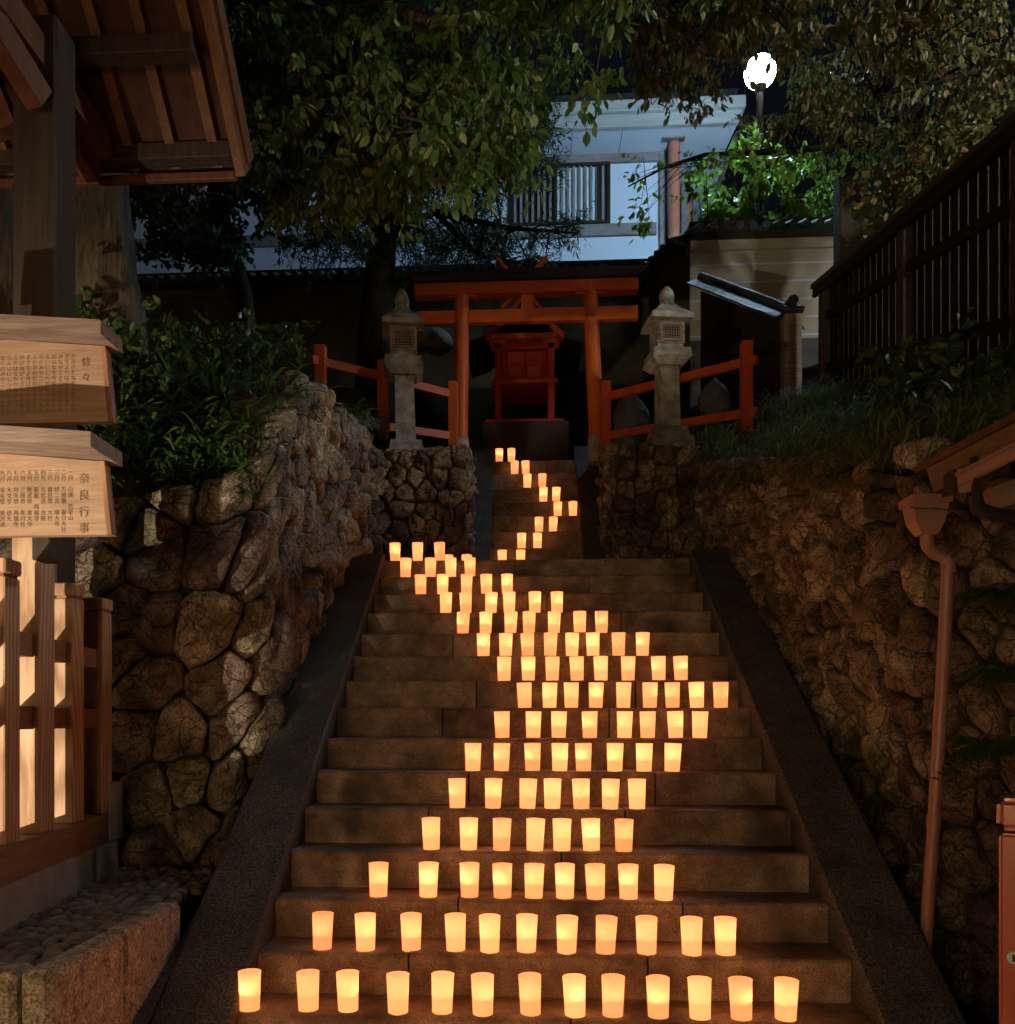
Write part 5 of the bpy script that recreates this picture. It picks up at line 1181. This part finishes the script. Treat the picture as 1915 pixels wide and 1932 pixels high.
# ---- ground cover on the banks
def blades(n, area, hfn, ln, wd, up, mat, name, label, curl=0.5, shape=1):
    P, D, N, L, Wd = [], [], [], [], []
    while len(P) < n:
        x, y = rp.uniform(area[0], area[1]), rp.uniform(area[2], area[3]); k = noise.noise((x * 1.6, y * 1.6, 7)) + 0.45
        if rp.uniform() > k * 1.4: continue
        P.append((x, y, hfn(x, y) - 0.02)); a = rp.uniform(0, 6.28); D.append((math.cos(a), math.sin(a), up * rp.uniform(0.6, 1.6))); N.append((-math.sin(a) * .3, math.cos(a) * .3, 1))
        s = rp.uniform(0.5, 1.25) * (0.7 + 0.6 * k); L.append(ln * s); Wd.append(wd * rp.uniform(0.7, 1.2))
    return leaf_mesh(name, P, D, N, L, Wd, mat, curl=curl, shape=shape, label=label, cat='ground cover', kind='stuff')
blades(5200, (-4.6, -1.62, 5.1, 9.8), h_left, 0.42, 0.011, 1.1, 'leafE', 'bank_plants', 'dark leafy undergrowth covering the bank above the boulder wall')
blades(2600, (-4.4, -1.7, 5.2, 10), h_left, 0.13, 0.032, 0.9, 'leafE', 'bank_leaves', 'dark broad leaves scattered over the bank above the boulder wall', 0.2, 0)
blades(11000, (1.86, 3.45, 4.35, 9.6), h_right, 0.75, 0.005, 1.5, 'grass', 'bank_grass', 'long thin grass covering the bank below the board fence', 0.75)
blades(900, (-1.6, -0.62, 9.0, 11), h_mid, 0.22, 0.006, 1.2, 'grass', 'terrace_grass', 'short grass round the foot of the lantern by the trunk', 0.5)
P, D, N, L, Wd = [], [], [], [], []
for _ in range(4200):
    y = rp.uniform(4.3, 8.6); x = interp(y, [4.2, 4.55, 5.6, 7.3, 8.95], [2.45, 2.08, 1.92, 1.82, 1.80]) + abs(rp.normal(0, 0.16)); k_ = 0.55 + 0.9 * max(0, noise.noise((y * 2.2, x, 4)))
    P.append((x, y, h_right(x, y) + 0.02)); a = rp.normal(3.5, 0.8); D.append((math.cos(a), math.sin(a), rp.uniform(0.5, 2.2))); N.append((0, 0, 1)); L.append(rp.uniform(.22, .62) * k_); Wd.append(rp.uniform(.003, .006))
leaf_mesh('bank_fringe_grass', P, D, N, L, Wd, 'grass', curl=1.1, shape=1, label='long green grass hanging over the edge of the mossy boulder wall', cat='ground cover', kind='stuff')
P, D, N, L, Wd = [], [], [], [], []
for _ in range(2600):
    y = rp.uniform(5.15, 9.0); k_ = noise.noise((y * 1.9, 1, 8))
    if k_ < -0.1: continue
    x = interp(y, [5.05, 5.3, 5.95, 7.5, 8.95], [-1.75, -1.6, -1.58, -1.54, -1.5]) - abs(rp.normal(0, 0.15))
    P.append((x, y, h_left(x, y) + 0.02)); a = rp.normal(-0.5, 0.8); D.append((math.cos(a), math.sin(a), rp.uniform(0.5, 2.0))); N.append((0, 0, 1)); L.append(rp.uniform(.15, .42) * (0.6 + k_)); Wd.append(rp.uniform(.004, .009))
leaf_mesh('wall_fringe_grass', P, D, N, L, Wd, 'sasa', curl=1.0, shape=1, label='green grass hanging over the crest of the big boulder wall', cat='ground cover', kind='stuff')
# bamboo grass hanging over the lit wall top
P, D, N, L, Wd = [], [], [], [], []
for _ in range(900):
    px = rp.uniform(105, 470); py = interp(px, [105, 230, 340, 470], [830, 850, 890, 880]) + rp.normal(0, 38)
    p = O(px, py, rp.uniform(4.98, 5.5)); P.append(p); a = rp.normal(-1.57, 1.0); D.append((math.cos(a), math.sin(a), rp.uniform(-0.1, 1.2))); N.append((rp.normal(0, .3), rp.normal(0, .3), 1)); L.append(rp.uniform(.09, .22)); Wd.append(rp.uniform(.006, .013))
leaf_mesh('bamboo_grass', P, D, N, L, Wd, 'sasa', curl=0.7, shape=1, label='bright green bamboo grass spilling over the wall beside the notice boards', cat='ground cover', kind='stuff')
def fern(label, px, py, Y, n, ln):
    c = O(px, py, Y); P, D, N, L, Wd = [], [], [], [], []
    for f in range(n):
        a = rp.uniform(0, 6.28); up = rp.uniform(0.1, 0.9); fl = ln * rp.uniform(0.7, 1.2)
        for j in range(15):
            t = j / 15; q = Vector(c) + Vector((math.cos(a) * fl * t, math.sin(a) * fl * t * 0.6, up * fl * t - fl * t * t * 0.9))
            for s in (-1, 1):
                P.append(q); D.append((-math.sin(a) * s + 0.4 * math.cos(a), math.cos(a) * s + 0.4 * math.sin(a), -0.3)); N.append((0, 0, 1)); L.append(0.085 * (1 - t * 0.75)); Wd.append(0.011 * (1 - t * 0.5))
    T = thing('fern', label, 'fern', c, 'ferns on the wall')
    leaf_mesh('fronds', P, D, N, L, Wd, 'sasa', T, curl=0.2, shape=0)
fern('dark green fern growing from the wall above the rust-red cabinet', 1875, 1410, 3.98, 34, 0.24)
fern('dark fern on the wall beside the downpipe bend', 1895, 1120, 4.05, 26, 0.26)
fern('small fern rooted in the wall under the eave', 1895, 1270, 4.04, 20, 0.24)
fern('small fern in a joint of the boulder wall beside the steps', 590, 1075, 5.9, 8, 0.16)

q_ = onY(889, 1512, NY(5) + 0.12); q_.z = NZ(5) + 0.004
leaf_mesh('fallen_leaf', [q_], [(1, 0.3, 0.15)], [(0.1, 0, 1)], [0.05], [0.014], 'leafC', label='small fallen leaf lying on a step beside the candle cups', cat='leaf')
